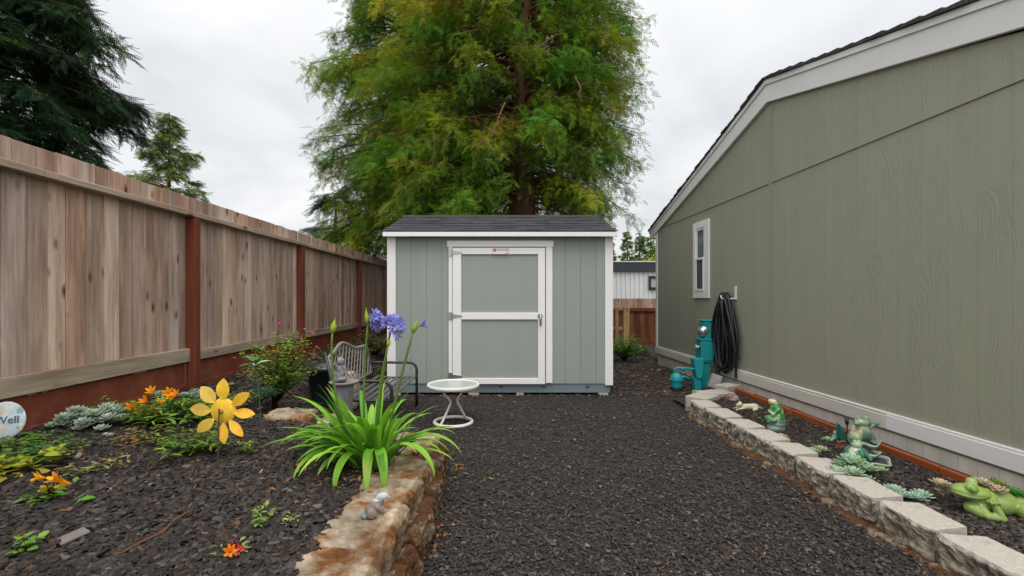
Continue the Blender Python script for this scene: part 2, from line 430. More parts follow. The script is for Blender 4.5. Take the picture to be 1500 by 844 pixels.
M['petal'] = mat('petals', (1, 1, 1), .6, .08, 20, attr=True, spec=.2, trans=.3)
M['succ'] = mat('succulent leaves', (1, 1, 1), .55, .12, 20, attr=True, spec=.3)
M['bark'] = mat('redwood bark', (.17, .085, .055), .95, .45, 3, .9, 14, attr=False, stretch=(7, 7, .5), spec=.1)
M['limb'] = mat('branch bark', (.11, .075, .05), .9, .3, 8, .4, 40, attr=True, spec=.1)
M['glaze'] = mat('glazed ceramic', (1, 1, 1), .28, .12, 14, .06, 30, attr=True, spec=.5, coat=.25)
M['glazem'] = mat('matte garden statue', (1, 1, 1), .7, .25, 25, .25, 60, attr=True, spec=.3)
M['paint'] = mat('coloured paint', (1, 1, 1), .55, .1, 10, attr=True, spec=.35)
M['ymetal'] = mat('yellow tin', (.90, .56, .045), .5, .22, 26, attr=True, spec=.35)
M['pot'] = mat('dark green plastic', (.012, .03, .026), .4, .15, 5, attr=False, spec=.5)
M['pane'] = mat_glass('window pane', (.10, .135, .13), .08)
M['screen'] = mat('insect screen', (.085, .085, .08), .6, .1, 40, attr=False)
M['tglass'] = mat_glass('frosted table glass', (.40, .44, .41), .18)
M['corr'] = mat('white ribbed metal', (.72, .73, .73), .5, .05, 2, attr=False)
M['darkfascia'] = mat('charcoal fascia', (.05, .052, .06), .6, .1, 5, attr=False)
M['pallet'] = mat_plank('raw pallet wood')

rng = random.Random(7)
def rr(a, b): return rng.uniform(a, b)
def lerp(a, b, t): return a + (b - a) * t
def jit(c, a=.15, r=rng):
    k = 1 + r.uniform(-a, a); return tuple(max(0, x * k * (1 + r.uniform(-a * .3, a * .3))) for x in c)

# ================================================================== ground
bm_ = MB(); bm_.box(-150, 150, -60, 260, -.6, 0)
kind(bm_.build('ground', M['ground']), 'structure')

def sheet(name, x0, x1, y0, y1, step, zf, m):
    nx, ny = int((x1 - x0) / step) + 1, int((y1 - y0) / step) + 1
    X = np.linspace(x0, x1, nx); Y = np.linspace(y0, y1, ny)
    V = np.array([(x, y, zf(x, y)) for y in Y for x in X])
    F = np.array([(j * nx + i, j * nx + i + 1, (j + 1) * nx + i + 1, (j + 1) * nx + i) for j in range(ny - 1) for i in range(nx - 1)])
    return kind(link(name, np_mesh(name, V, F, np.ones((len(V), 3)), True), m), 'structure')
sheet('garden_soil', -3.02, -.42, -1.5, 13, .07, lambda x, y: ground_left(x, y) - .012 + .012 * mnoise.noise((x * 3, y * 3, 0)), M['ground'])
def zright(x, y): return RZ - .012 if y < 5.5 - .0 and x > 2.2 else -.01
sheet('border_soil', 2.14, 3.16, -1.0, 5.75, .055, lambda x, y: (RZ - .01 if (x > 2.20 and y < 5.42 + .3 * (x - 2.24)) else .05) + .006 * mnoise.noise((x * 5, y * 5, 3)), M['ground'])

# bark mulch: thousands of chips, one sheet of stuff per area
CT = np.array([(-.5, -.42, 0), (.5, -.5, 0), (.46, .45, 0), (-.42, .5, 0), (-.47, -.38, 1), (.42, -.44, 1), (.5, .36, 1), (-.38, .44, 1)])
CF = np.array([(4, 5, 6, 7), (0, 1, 5, 4), (1, 2, 6, 5), (2, 3, 7, 6), (3, 0, 4, 7)])
def chips(name, n, xr, yr, zf, lo, hi, seed, keep=None, rust=.05, dens=None, bright=1.0):
    q = np.random.default_rng(seed)
    x = q.uniform(xr[0], xr[1], n); y = q.uniform(yr[0], yr[1], n) if dens is None else dens(q, n)
    if keep is not None:
        k = np.array([keep(a, b) for a, b in zip(x, y)]); x, y = x[k], y[k]
    n = len(x)
    z = np.array([zf(a, b) for a, b in zip(x, y)]) + q.uniform(-.006, .014, n)
    ya = q.uniform(0, 2 * PI, n); ti = q.normal(0, .26, n)
    xd = np.c_[np.cos(ya), np.sin(ya), np.sin(ti)]
    up = np.c_[q.normal(0, .3, n), q.normal(0, .3, n), np.ones(n)]
    L = q.uniform(lo, hi, n) * q.choice([.6, 1, 1, 1.5], n)
    sc = np.c_[L, L * q.uniform(.28, .62, n), L * q.uniform(.08, .2, n)]
    g = np.exp(q.normal(math.log(.039), .42, n)).clip(.012, .17) * bright
    c = np.c_[g * 1.17, g * .965, g * .845]
    r1 = q.random(n)
    k = r1 < rust; c[k] = np.c_[g[k] * 2.4, g[k] * 1.25, g[k] * .62]
    k = (r1 > rust) & (r1 < rust + .01); c[k] = np.c_[g[k] * 3.4, g[k] * 2.9, g[k] * 2.3]
    V, F, T = stamp(CT, CF, np.c_[x, y, z], xd, up, sc, c)
    return kind(link(name, np_mesh(name, V, F, T), M['chip']), 'stuff')
def near(y0, y1, p=2.0):
    return lambda q, n: y0 + (y1 - y0) * q.random(n) ** p
def keep_path(a, b):
    return bed_sdf(a, b) > -.02 and not (a > 2.13 and b < 5.4) and a > -1.9
def keep_bed(a, b):
    if a > -.76 + .05 * mnoise.noise((b * 9, 0, 0)) and b < 2.98: return False
    if -1.86 < a < -1.22 and 3.45 < b < 3.75: return False
    return bed_sdf(a, b) < -.05
chips('bark_mulch_path', 125000, (-2.0, 3.1), (1.5, 5), lambda a, b: 0.004, .009, .023, 1, keep_path, .018, near(1.75, 7.6, 1.9), 1.12)
chips('bark_mulch_far', 9000, (-1.9, 3.4), (6, 13), lambda a, b: .004, .03, .06, 2, lambda a, b: not (-1.6 < a < 1.55 and b > 6.05), .30, near(6, 13.5, 1.4), 1.25)
chips('bark_mulch_bed', 62000, (-3.0, -.55), (1, 4), ground_left, .013, .038, 3, keep_bed, .045, near(1.3, 3.7, 1.2), .86)
chips('bark_mulch_bank', 5000, (-3.0, -1.6), (3.6, 12), ground_left, .025, .05, 4, lambda a, b: True, .3, near(3.6, 12, 1.5))
ys_ = [1.85, 2.21, 2.566, 2.93, 3.28, 3.60, 3.96, 4.30, 4.73, 5.11]
chips('bark_mulch_border', 30000, (2.20, 3.0), (1.5, 5.6), lambda a, b: RZ, .011, .032, 5, lambda a, b: b < 5.5 + .3 * (a - 2.3) and (a > 2.315 or min(abs(b - t) for t in ys_) < .03 and a > 2.22), .05, near(1.6, 5.7, 1.3))

# ================================================================== left fence
def wood_tint(r, dark=1.0):
    base = r.choice([(.235, .172, .132), (.27, .208, .168), (.205, .145, .112), (.25, .195, .165), (.29, .215, .165), (.195, .135, .105), (.26, .170, .122), (.245, .178, .138)])
    k = r.uniform(.80, 1.18) * dark * 2.1
    return tuple(c * k for c in base)
FTOP, RAILT, RAILB, BOT1, BOT0, KB = 2.275, 2.118, 2.072, .825, .70, .36
fe = thing('board_fence', 'tall weathered board fence with red posts along the left bed', 'fence', (FX, 5, .44))
posts = [-.75, 1.9 - .02, 4.36, 6.70, 9.42, 12.05]
fr = random.Random(11)
def planks(mb, y0, y1, x0, x1, z0, z1, wid, r, jz=.004, dark=1.0):
    y = y0
    while y < y1 - .01:
        wv = min(wid * r.uniform(.9, 1.1), y1 - y)
        if y1 - y - wv < .03: wv = y1 - y
        mb.c = wood_tint(r, dark)
        dx = r.uniform(-.004, .004)
        mb.box(x0 + dx, x1 + dx, y + .0018, y + wv - .0018, z0, z1 + r.uniform(-jz, jz))
        y += wv
for a, b in zip(posts, posts[1:]):
    if a == posts[1]: pass
    mb = MB(); planks(mb, a, b, FX - .02, FX, BOT0 - .02, FTOP - .16, .140, fr); mb.build('board_panel', M['plank'], fe, bevel=.0015)
    mb = MB(); planks(mb, a, b, FX - .017, FX + .003, RAILB + .045, FTOP, .146, fr, .006); mb.build('cap_panel', M['plank'], fe, bevel=.0015)
    mb = MB(); mb.c = (.38, .31, .225); mb.box(FX + .004, FX + .045, a + .06, b - .04, BOT0, BOT1 if a < 4 else BOT1 - .03); mb.build('bottom_rail', M['rail'], fe, bevel=.004)
    mb = MB(); mb.box(FX - .03, FX + .003, a + .05, b - .05, KB + .12, BOT0 - .004); mb.box(FX - .04, FX + .016, a + .05, b - .05, KB - .2, KB + .125); mb.build('kickboard', M['redwood'], fe, bevel=.003)
for p in posts:
    mb = MB(); mb.box(FX + .002, FX + .088, p - .046, p + .046, -.2, RAILB - .002); mb.build('post', M['redpost'], fe, bevel=.005)
for a, b in zip([-.8, 2.9, 7.5], [2.9, 7.5, 12.1]):
    mb = MB(); mb.c = (.42, .33, .25); mb.box(FX + .004, FX + .094, a + .002, b - .002, RAILB, RAILT); mb.build('top_rail', M['rail'], fe, bevel=.004)

# ================================================================== shed
def sx(p): return (p - VX) / 110.06
def sz(p): return CAMH - (p - VY) / 110.06
SY = 6.06
sh = thing('garden_shed', 'sage green garden shed with white trim and grey shingle roof', 'shed', (0, SY, 0))
X0, X1 = sx(567.5), sx(897.5)
DEP = 2.42
Zb, Zt = .165, 2.13
mb = MB()
xm = .0
mb.prism([(SY, Zb), (SY + DEP, Zb), (SY + DEP, Zt), (SY + DEP / 2, Zt + .40), (SY, Zt)], 'x', X0 + .02, X1 - .02)
mb.build('wall', M['shed'], sh)
mb = MB(); mb.box(X0 - .0, sx(580), SY - .022, SY - .0, Zb - .02, Zt - .012); mb.box(X0 - .002, X0 + .019, SY + .001, SY + .10, Zb - .02, Zt - .012); mb.build('corner_trim', M['white'], sh, bevel=.003)
mb = MB(); mb.box(sx(886), X1, SY - .022, SY - .0, Zb - .02, Zt - .012); mb.box(X1 - .019, X1 + .002, SY + .001, SY + .10, Zb - .02, Zt - .012); mb.build('corner_trim', M['white'], sh, bevel=.003)
# roof: shingle courses
ye, ze, yr_, zr = 5.925, 2.172, SY + DEP / 2, 2.605
XR0, XR1 = -1.555, 1.515
mb = MB(); q = random.Random(3)
mb.c = (1, 1, 1)
nC = 9
def roof_side(mb, ye, ze, yr_, zr, X0, X1, nC, q, th=.012, step=.014):
    ln = math.hypot(yr_ - ye, zr - ze); dy, dz = (yr_ - ye) / ln, (zr - ze) / ln
    ny, nz = -dz, abs(dy)
    if dy < 0: ny = dz
    for k in range(nC):
        a0 = ln * k / nC - (.0 if k == 0 else .01); a1 = ln * (k + 1) / nC
        x = X0
        while x < X1 - .01:
            wx = min(q.uniform(.15, .4), X1 - x)
            g = q.uniform(.72, 1.25); mb.c = (g, g, g)
            l = step + q.uniform(0, .002)
            i = len(mb.v)
            for (a, h) in ((a0, l), (a0, l - th), (a1, 0.0), (a1, -.004)):
                for xx in (x, x + wx - .001): mb.vert((xx, ye + dy * a + ny * h, ze + dz * a + nz * h))
            for f in ((0, 1, 5, 4), (0, 2, 3, 1), (0, 4, 6, 2), (1, 3, 7, 5), (4, 5, 7, 6), (2, 6, 7, 3)): mb.f.append(tuple(i + t for t in f))
            x += wx
roof_side(mb, ye, ze, yr_, zr, XR0, XR1, nC, q)
yb = 2 * yr_ - ye
roof_side(mb, yb, ze, yr_, zr, XR0, XR1, nC, q)
rf = mb.build('roof', M['shingle'], sh)
mb = MB(); mb.c = (.95, .95, .95)
mb.prism([(yr_ - .14, zr - .028), (yr_, zr + .022), (yr_ + .14, zr - .028), (yr_ + .14, zr - .044), (yr_, zr + .006), (yr_ - .14, zr - .044)], 'x', XR0 - .006, XR1 + .006); mb.build('ridge_cap', M['shingle2'], rf)
mb = MB(); mb.prism([(ye + .012, ze - .012), (yr_, zr - .02), (yb - .012, ze - .012), (yb - .012, ze - .03), (yr_, zr - .045), (ye + .012, ze - .03)], 'x', XR0 + .01, XR1 - .01); mb.build('roof_deck', M['white'], rf)
mb = MB(); mb.box(XR0 + .004, XR1 - .004, ye + .0, ye + .02, ze - .066, ze - .008); mb.build('eave_fascia', M['white'], sh, bevel=.002)
for xa, xb in ((XR0 + .006, XR0 + .03), (XR1 - .03, XR1 - .006)):
    mb = MB(); mb.prism([(ye + .022, ze - .014), (yr_, zr - .047), (yb - .012, ze - .034), (yb - .012, ze - .09), (yr_, zr - .12), (ye + .022, ze - .07)], 'x', xa, xb); mb.build('rake_trim', M['white'], sh)
# door surround
D0, D1 = sx(663), sx(800.5)
zT, zB = sz(363.5), sz(562)
mb = MB(); mb.box(sx(657.5), D0 - .004, SY - .028, SY - .002, Zb + .01, sz(362)); mb.box(sx(799.5), sx(809), SY - .028, SY - .002, Zb + .01, sz(362)); mb.box(sx(655), sx(810.5), SY - .032, SY - .002, sz(362), sz(353)); fr_ = mb.build('door_surround', M['white'], sh, bevel=.003)
D1 = sx(799.5) - .012
mb = MB(); mb.box(D0 - .004, D1 + .012, SY - .006, SY - .003, zB, zT + .012); mb.build('door_gap', mat('raw wood reveal', (.20, .075, .035), .8, .2, 9, attr=False), sh)
dr = None
mb = MB(); mb.box(D0 + .02, D1 - .02, SY - .02, SY - .0075, zB + .02, zT - .02); dr = mb.build('door', M['sheddoor'], sh)
mb = MB()
ya, yb2 = SY - .042, SY - .0205
mb.box(D0 + .003, D0 + .118, ya, yb2, zB, zT); mb.box(D1 - .095, D1, ya, yb2, zB, zT)
for (za, zb_) in ((sz(373), zT), (sz(468), sz(458)), (zB, sz(553.5))): mb.box(D0 + .119, D1 - .096, ya, yb2, za, zb_)
mb.build('door_rail', M['white'], dr, bevel=.003)
for zh in (sz(370.5), sz(463), sz(551)):
    mb = MB(); mb.box(D0 - .052, D0 - .004, SY - .034, SY - .029, zh - .05, zh + .05); mb.tube([(D0 - .001, SY - .048, zh - .045), (D0 - .001, SY - .048, zh + .045)], .008, 8)
    mb.prism([(D0 + .005, zh - .028), (D0 + .125, zh - .010), (D0 + .138, zh), (D0 + .125, zh + .010), (D0 + .005, zh + .028)], 'y', SY - .048, SY - .043)
    mb.build('hinge', M['steel'], dr)
xh = sx(791)
mb = MB(); mb.lathe([(.0, -.0), (.032, .0), (.032, .008), (.016, .014), (.012, .04)], 16, (xh, SY - .043, sz(463)), M=Matrix.Rotation(R(90), 4, 'X'))
mb.tube([(xh - .0, SY - .075, sz(463) + .02), (xh + .004, SY - .085, sz(463) - .04), (xh + .002, SY - .082, sz(463) - .13)], [.013, .014, .010], 8); mb.build('door_handle', M['steel'], dr, smooth=True)
# maker's plate
mb = MB(); mb.box(sx(721.5), sx(745.5), SY - .0475, SY - .0425, sz(373.2), sz(364)); pl = mb.build('maker_plate', mat('plate white', (.80, .78, .78), .4, .02, 5, attr=False), dr)
mb = MB()
xa, xb, za, zb_ = sx(721.5) + .002, sx(745.5) - .002, sz(373.2) + .002, sz(364) - .002
for (a, b, c, d) in ((xa, xa + .004, za, zb_), (xb - .004, xb, za, zb_), (xa + .005, xb - .005, za, za + .003), (xa + .005, xb - .005, zb_ - .003, zb_), (xa + .010, xa + .045, zb_ - .045, zb_ - .010), (xb - .05, xb - .012, za + .010, za + .018)):
    mb.box(a, b, SY - .0495, SY - .0478, c, d)
mb.build('plate_emblem', mat('plate pink', (.45, .07, .20), .5, .05, 5, attr=False), pl)
def text_mesh(name, s, size, ext, mt, parent, Mx):
    cu = bpy.data.curves.new(name, 'FONT'); cu.body = s; cu.size = size; cu.extrude = ext; cu.align_x = 'CENTER'; cu.align_y = 'CENTER'
    to = bpy.data.objects.new(name, cu); COL.objects.link(to)
    dg = bpy.context.evaluated_depsgraph_get()
    me = bpy.data.meshes.new_from_object(to.evaluated_get(dg)); bpy.data.objects.remove(to)
    me.transform(Mx); me.materials.clear(); me.name = name
    return link(name, me, mt, parent)
text_mesh('plate_lettering', 'TUFF SHED', .032, .0008, mat('plate ink', (.03, .03, .05), .5, .02, 5, attr=False), pl,
          Matrix.Translation(((xa + xb) / 2 + .022, SY - .0488, (za + zb_) / 2 + .012)) @ Matrix.Rotation(R(90), 4, 'X'))
mb = MB(); mb.box(X0 + .02, X1 - .03, SY + .012, SY + DEP, .04, Zb - .001)
for p in (734, 774, 862): mb.c = (.1, .1, .1)
mb.build('skid_base', M['skid'], sh, bevel=.004)
for p in (734, 797, 861):
    mb = MB(); mb.box(sx(p) - .02, sx(p) + .02, SY + .004, SY + .0115, .112, .128); mb.build('base_vent', M['dark'], sh)
for k, (p, wd) in enumerate(((694, .14), (762, .10), (884, .13), (580, .12))):
    mb = MB(); mb.c = (1, .9, .8); mb.box(sx(p) - wd / 2, sx(p) + wd / 2, SY + .0, SY + .25, -.02, .0385); mb.build('support_block', M['block'], sh, bevel=.004)

# ================================================================== house on the right
HA = R(1.5)
ho = thing('mobile_home', 'olive green single storey house with white trim along the right bed', 'house', (3.17, 5.38, 0), HA, world=False)
def HV(x):                           # distance along the wall (local y) of photo column x
    t = (x - VX) / FPX; Y = (3.17 + math.tan(HA) * 5.38) / (t + math.tan(HA)); return Y
def HP(x, y):
    Y = HV(x); return ((Y - 5.38) / math.cos(HA), CAMH - (y - VY) * Y / FPX)
vC = HP(962.5, 437)[0]               # far corner
vN = -(vC)                           # near corner, symmetric about the ridge
ap = HP(1129, 148)                   # apex of the siding
zE = 2.60
L = 14.0
mb = MB(); mb.prism([(vN, .19), (vC, .19), (vC, zE + .06), (0, 3.66), (vN, zE + .06)], 'x', 0, L); mb.build('wall', M['house'], ho)
# siding joints
mb = MB(); mb.box(-.012, -.001, vN + .02, -.05, 2.655, 2.668); mb.box(-.012, -.001, .02, vC - .06, 2.655, 2.668); mb.box(-.006, -.001, -.04, .012, .36, 3.55); mb.build('siding_joint', mat('olive trim', (.29, .29, .217), .6, .06, 5, attr=False), ho)
mb = MB(); mb.box(-.022, 0, vC - .05, vC + .02, .36, zE); mb.build('corner_trim', M['whitet'], ho, bevel=.003)
mb = MB(); mb.box(-.03, -.002, vN, HP(1301, 437)[0] - .002, .215, .335); mb.build('base_trim', M['whitet'], ho, bevel=.004)
mb = MB(); mb.box(-.034, -.002, HP(1301, 437)[0] + .002, vC + .02, .215, .330); mb.build('base_trim', mat('aged trim', (.60, .56, .49), .7, .14, 4, .2, 40, attr=False, stretch=(1, .4, 3)), ho, bevel=.004)
mb = MB(); mb.box(-.022, -.001, vN, vC + .015, .337, .355); mb.build('trim_lip', M['white'], ho, bevel=.003)
mb = MB(); mb.box(.004, .05, vN + .05, vC - .02, -.05, .214); mb.build('skirting', M['skirt'], ho)
mb = MB(); mb.box(.06, L, vN + .1, vC - .1, -.02, .188); mb.build('foundation', M['dark'], ho)
# fascia following the gable
fT, fB = [], []
vf = vC + .30
fas = [(-4.2, None), (0, None), (vf, None)]
def strip_poly(pts_top, pts_bot): return pts_top + pts_bot[::-1]
zapB, zapT = 3.615, 3.885
slN, slF = .252, .285
bot = [(vN - .3, zapB - slN * -(vN - .3)), (0, zapB), (vf, zapB - slF * vf)]
topf = [(vN - .3, zapB - slN * -(vN - .3) + .25), (0, zapT), (vf, zapB - slF * vf + .165)]
mb = MB()
mb.prism([bot[0], bot[1], topf[1], topf[0]], 'x', -.045, -.002); mb.build('gable_fascia', M['whitet'], ho, bevel=.003)
mb = MB(); mb.prism([bot[1], bot[2], topf[2], topf[1]], 'x', -.045, -.002); mb.build('gable_fascia', M['whitet'], ho, bevel=.003)
mb = MB()   # upper drip moulding
mb.prism([(vN - .3, topf[0][1] - .055), (0, zapT - .062), (0, zapT - .004), (vN - .3, topf[0][1] - .002)], 'x', -.062, -.047)
mb.prism([(0.001, zapT - .062), (vf, topf[2][1] - .04), (vf, topf[2][1] - .002), (0.001, zapT - .004)], 'x', -.062, -.047)
mb.build('drip_moulding', M['whitet'], ho)
mb = MB(); q = random.Random(5)
for (a, b) in ((topf[0], topf[1]), (topf[2], topf[1])):
    n = 24
    for k in range(n):
        t0, t1 = k / n, (k + 1) / n
        g = q.uniform(.7, 1.2); mb.c = (g, g, g)
        y0_, z0_ = lerp(a[0], b[0], t0), lerp(a[1], b[1], t0); y1_, z1_ = lerp(a[0], b[0], t1), lerp(a[1], b[1], t1)
        ex = q.uniform(-.01, .01)
        mb.prism([(y0_, z0_ + .001), (y1_, z1_ + .001), (y1_, z1_ + .022), (y0_, z0_ + .038)], 'x', -.085 + ex, L + .3)
mb.build('roof', M['shingle2'], ho)
mb = MB(); mb.box(-.04, L, vC + .02, vf, zE - .1, zE - .06); mb.box(-.04, L, vN - .3, vN - .02, zE - .1, zE - .06); mb.build('soffit', M['whitet'], ho)
# window
wi = None
v0, v1 = HP(1040.5, 437)[0], HP(1017.5, 437)[0]
zw1, zw0 = HP(1040.5, 320)[1], HP(1040.5, 436.8)[1]
zw1 = (HP(1040.5, 320)[1] + HP(1017.5, 328.4)[1]) / 2
mb = MB(); fw = .14
mb.box(-.03, -.002, v0, v0 + fw, zw0, zw1); mb.box(-.03, -.002, v1 - .09, v1, zw0, zw1); mb.box(-.03, -.002, v0 + fw, v1 - .09, zw1 - .10, zw1); mb.box(-.03, -.002, v0 + fw, v1 - .09, zw0, zw0 + .11)
wi = mb.build('window', M['white'], ho, bevel=.002)
a0, a1, c0, c1 = v0 + fw, v1 - .09, zw0 + .11, zw1 - .10
zm = lerp(c0, c1, .50)
mb = MB(); sw = .035
for (b0, b1, xx) in ((zm, c1, -.02), (c0, zm + .03, -.038)):
    mb.box(xx, xx + .016, a0 + .001, a0 + sw, b0, b1); mb.box(xx, xx + .016, a1 - sw, a1 - .001, b0, b1); mb.box(xx, xx + .016, a0 + sw, a1 - sw, b0, b0 + .035); mb.box(xx, xx + .016, a0 + sw, a1 - sw, b1 - .035, b1)
mb.build('sash', M['white'], wi)
mb = MB(); mb.box(-.010, -.004, a0 + sw, a1 - sw, zm, c1 - .035); mb.build('pane', M['pane'], wi)
mb = MB(); mb.box(-.018, -.005, a0 + sw, a1 - sw, c0 + .035, zm - .002); mb.build('insect_screen', M['screen'], wi)

# ================================================================== right bed border: concrete blocks
def rockbox(dim, seed, amp=.01, cuts=7, freq=9, rnd=.0, faces=None, tintf=None, split=None):
    """a block of stone: subdivided box, every face roughened; split(n) gives the extra roughness for a face normal"""
    bm = bmesh.new(); bmesh.ops.create_cube(bm, size=1.0)
    bmesh.ops.subdivide_edges(bm, edges=list(bm.edges), cuts=cuts, use_grid_fill=True)
    bm.normal_update()
    T = []
    o = Vector((seed * 3.17, seed * 1.9, seed * .7))
    for v in bm.verts:
        c = v.co.copy(); p = Vector((c.x * dim[0], c.y * dim[1], c.z * dim[2]))
        if rnd:
            e = Vector([max(0, abs(c[k]) - (.5 - rnd)) / rnd for k in range(3)])
            l = e.length
            if l > 1:
                for k in range(3):
                    s_ = 1 if c[k] > 0 else -1
                    if e[k] > 0: p[k] = s_ * dim[k] * ((.5 - rnd) + rnd * e[k] / l)
        n = v.normal
        a = amp if split is None else split(c)
        d = mnoise.fractal(p * freq + o, 1.0, 2.0, 4)
        d2 = mnoise.noise(p * freq * .35 + o)
        d3 = mnoise.fractal(p * freq * 3.1 + o, .8, 2.0, 3) if split is None else 0
        v.co = p + n * a * (d * .8 + d2 * .8 + d3 * .55)
        T.append(tintf(c, d) if tintf else (1, 1, 1))
    me = bpy.data.meshes.new('rock'); bm.to_mesh(me); bm.free()
    at = me.attributes.new('tint', 'FLOAT_COLOR', 'POINT')
    at.data.foreach_set('color', np.c_[np.array(T, dtype=np.float32), np.ones(len(T), np.float32)].ravel())
    return me
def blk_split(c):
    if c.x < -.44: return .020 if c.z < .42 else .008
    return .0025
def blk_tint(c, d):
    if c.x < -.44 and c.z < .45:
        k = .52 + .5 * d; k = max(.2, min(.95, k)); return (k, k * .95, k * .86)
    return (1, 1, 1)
BLK = [(-.15, 'frog'), ]
ys = [0.75, 1.12, 1.48, 1.85, 2.21, 2.566, 2.93, 3.28, 3.60, 3.96, 4.30, 4.73, 5.11]
lab = ['', '', '', 'tan concrete edging block nearest the camera in the right row',
       'tan concrete edging block beside the lying green frog planter', 'tan concrete edging block next to the paired pale rosette succulents',
       'tan concrete edging block beside the large pale succulent clump', 'tan concrete edging block between the two succulent clumps, opposite the frog fountain',
       'tan concrete edging block in front of the row of three small rosettes', 'tan concrete edging block beside the smallest succulent below the standing frog statue',
       'tan concrete edging block left of the standing green frog statue', 'tan concrete edging block in front of the small cream animal figurine']
for i in range(3, 12):
    a, b = ys[i], ys[i + 1]
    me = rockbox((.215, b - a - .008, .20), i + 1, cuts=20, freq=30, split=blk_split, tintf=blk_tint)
    hb = (b - a - .008) / 2
    for v in me.vertices:
        fy = abs(v.co.y) / hb
        if v.co.x < 0: v.co.x += .022 * max(0, fy - .70) / .30 * min(1, -v.co.x / .10); v.co.x += .005 * max(0, v.co.z - .085) / .015 * min(1, -v.co.x / .10) if v.co.x < -.08 else 0
        v.co.y *= 1 - .24 * max(0, v.co.x / .215 + .5)
    o = link('edging_block', me, M['block'], None, (2.105 + .10 + rr(-.008, .008), (a + b) / 2, .068 + rr(-.003, .003)))
    o.rotation_euler = (0, 0, R(rr(-4, 4)))
    tag(o, lab[i], 'edging block', 'concrete blocks edging the right bed')
for (px_, py_, rot, dm, lb, sd_) in ((1029, 580, -48, (.25, .34, .20), 'tan concrete edging block at the turn of the right row', 21),
                              (1046, 574.5, -78, (.25, .40, .20), 'tan concrete edging block past the turn, nearest the teal meter box', 22),
                              (1066, 567, -60, (.20, .30, .22), 'loose concrete block at the far end of the row against the orange board', 23)):
    p = G(px_, py_, .165)
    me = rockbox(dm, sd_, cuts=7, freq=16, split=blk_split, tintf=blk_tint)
    o = link('edging_block', me, M['block'], None, (p.x, p.y, .068 + (.015 if sd_ == 23 else 0))); o.rotation_euler = (0, 0, R(rot))
    tag(o, lb, 'edging block', 'concrete blocks edging the right bed')
# crumbling footing strip under the blocks
mb = MB(); q = random.Random(9)
Yf = [1.5 + .06 * k for k in range(64)]
L_, R_, M_ = [], [], []
for y in Yf:
    x = 2.045 - .02 * math.sin(y * 5.2) + q.uniform(-.012, .012) - (0 if y < 4.6 else 0) + max(0, y - 4.95) * .5
    L_.append((x - .02, y, -.01)); M_.append((x + .008, y, .022 + q.uniform(-.012, .012))); R_.append((2.16 + max(0, y - 4.95) * .5, y, .02))
mb.strip(L_, R_, M_)
tag(mb.build('block_footing', M['moss'], smooth=True), 'brown crumbly footing strip along the foot of the right edging blocks', 'footing')
# orange boards
for (ya_, yb_, lb) in ((1.6, 3.05, 'near orange stained garden board lying along the house skirting behind the frog planter'), (3.06, 4.62, 'middle orange stained garden board along the skirting behind the frog fountain'), (4.68, 5.72, 'far orange stained garden board along the skirting ending at the loose block')):
    mb = MB(); mb.box(2.925, 2.962, ya_, yb_, .02, .172); tag(mb.build('edging_board', M['orange'], bevel=.003), lb, 'edging board', 'orange boards along the house')
mb = MB(); mb.box(2.885, 2.922, 4.575, 4.665, .02, .185); tag(mb.build('wooden_stake', M['orange'], bevel=.003), 'short orange wooden stake at the joint of the orange boards', 'stake')

# ================================================================== left bed retaining wall
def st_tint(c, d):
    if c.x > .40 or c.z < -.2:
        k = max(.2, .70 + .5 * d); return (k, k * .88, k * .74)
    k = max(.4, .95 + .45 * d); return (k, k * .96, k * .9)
stones = [  # x0,x1,y0,y1,z0,z1, label
    (-.86, -.46, 1.22, 1.90, .02, .285, 'weathered grey wall stone at the bottom edge of the photo, nearest the camera'),
    (-.80, -.46, 1.87, 2.26, .10, .295, 'rust stained wall stone carrying the small bird figurine'),
    (-.77, -.45, 2.25, 2.63, .10, .295, 'flat wall stone just behind the small bird figurine'),
    (-.75, -.43, 2.66, 2.96, .12, .275, 'wall stone partly covered by the strappy agapanthus leaves'),
    (-.78, -.45, 2.99, 3.42, .12, .30, 'wall stone at the far corner of the left bed behind the agapanthus'),
    (-1.18, -.80, 3.36, 3.66, .10, .29, 'wall stone on the far side of the bed right behind the agapanthus'),
    (-1.42, -1.22, 3.44, 3.70, .14, .37, 'small tan wall stone between the agapanthus and the long flat stone'),
    (-1.84, -1.48, 3.47, 3.74, .18, .405, 'long flat stone at the foot of the pink rose bush'),
]
for i, (x0, x1, y0, y1, z0, z1, lb) in enumerate(stones):
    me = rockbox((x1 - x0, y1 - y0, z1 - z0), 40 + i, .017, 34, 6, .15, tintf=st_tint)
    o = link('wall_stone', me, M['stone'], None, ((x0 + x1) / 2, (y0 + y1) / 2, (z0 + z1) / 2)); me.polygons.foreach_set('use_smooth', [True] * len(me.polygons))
    o.rotation_euler = (R(rr(-2, 2)), R(rr(0, 4)), R(rr(-5, 5))); tag(o, lb, 'wall stone', 'stones of the low wall round the left bed')
low = [(-.72, -.40, 1.1, 1.62, 'lower mossy wall stone at the bottom edge of the photo'), (-.74, -.385, 1.64, 2.12, 'lower mossy wall stone below the small bird figurine'), (-.74, -.38, 2.13, 2.62, 'lower mossy wall stone one past the bird figurine'),
       (-.74, -.39, 2.63, 3.08, 'lower mossy wall stone below the drooping agapanthus leaves'), (-.80, -.42, 3.09, 3.50, 'lower mossy wall stone at the far corner of the left bed')]
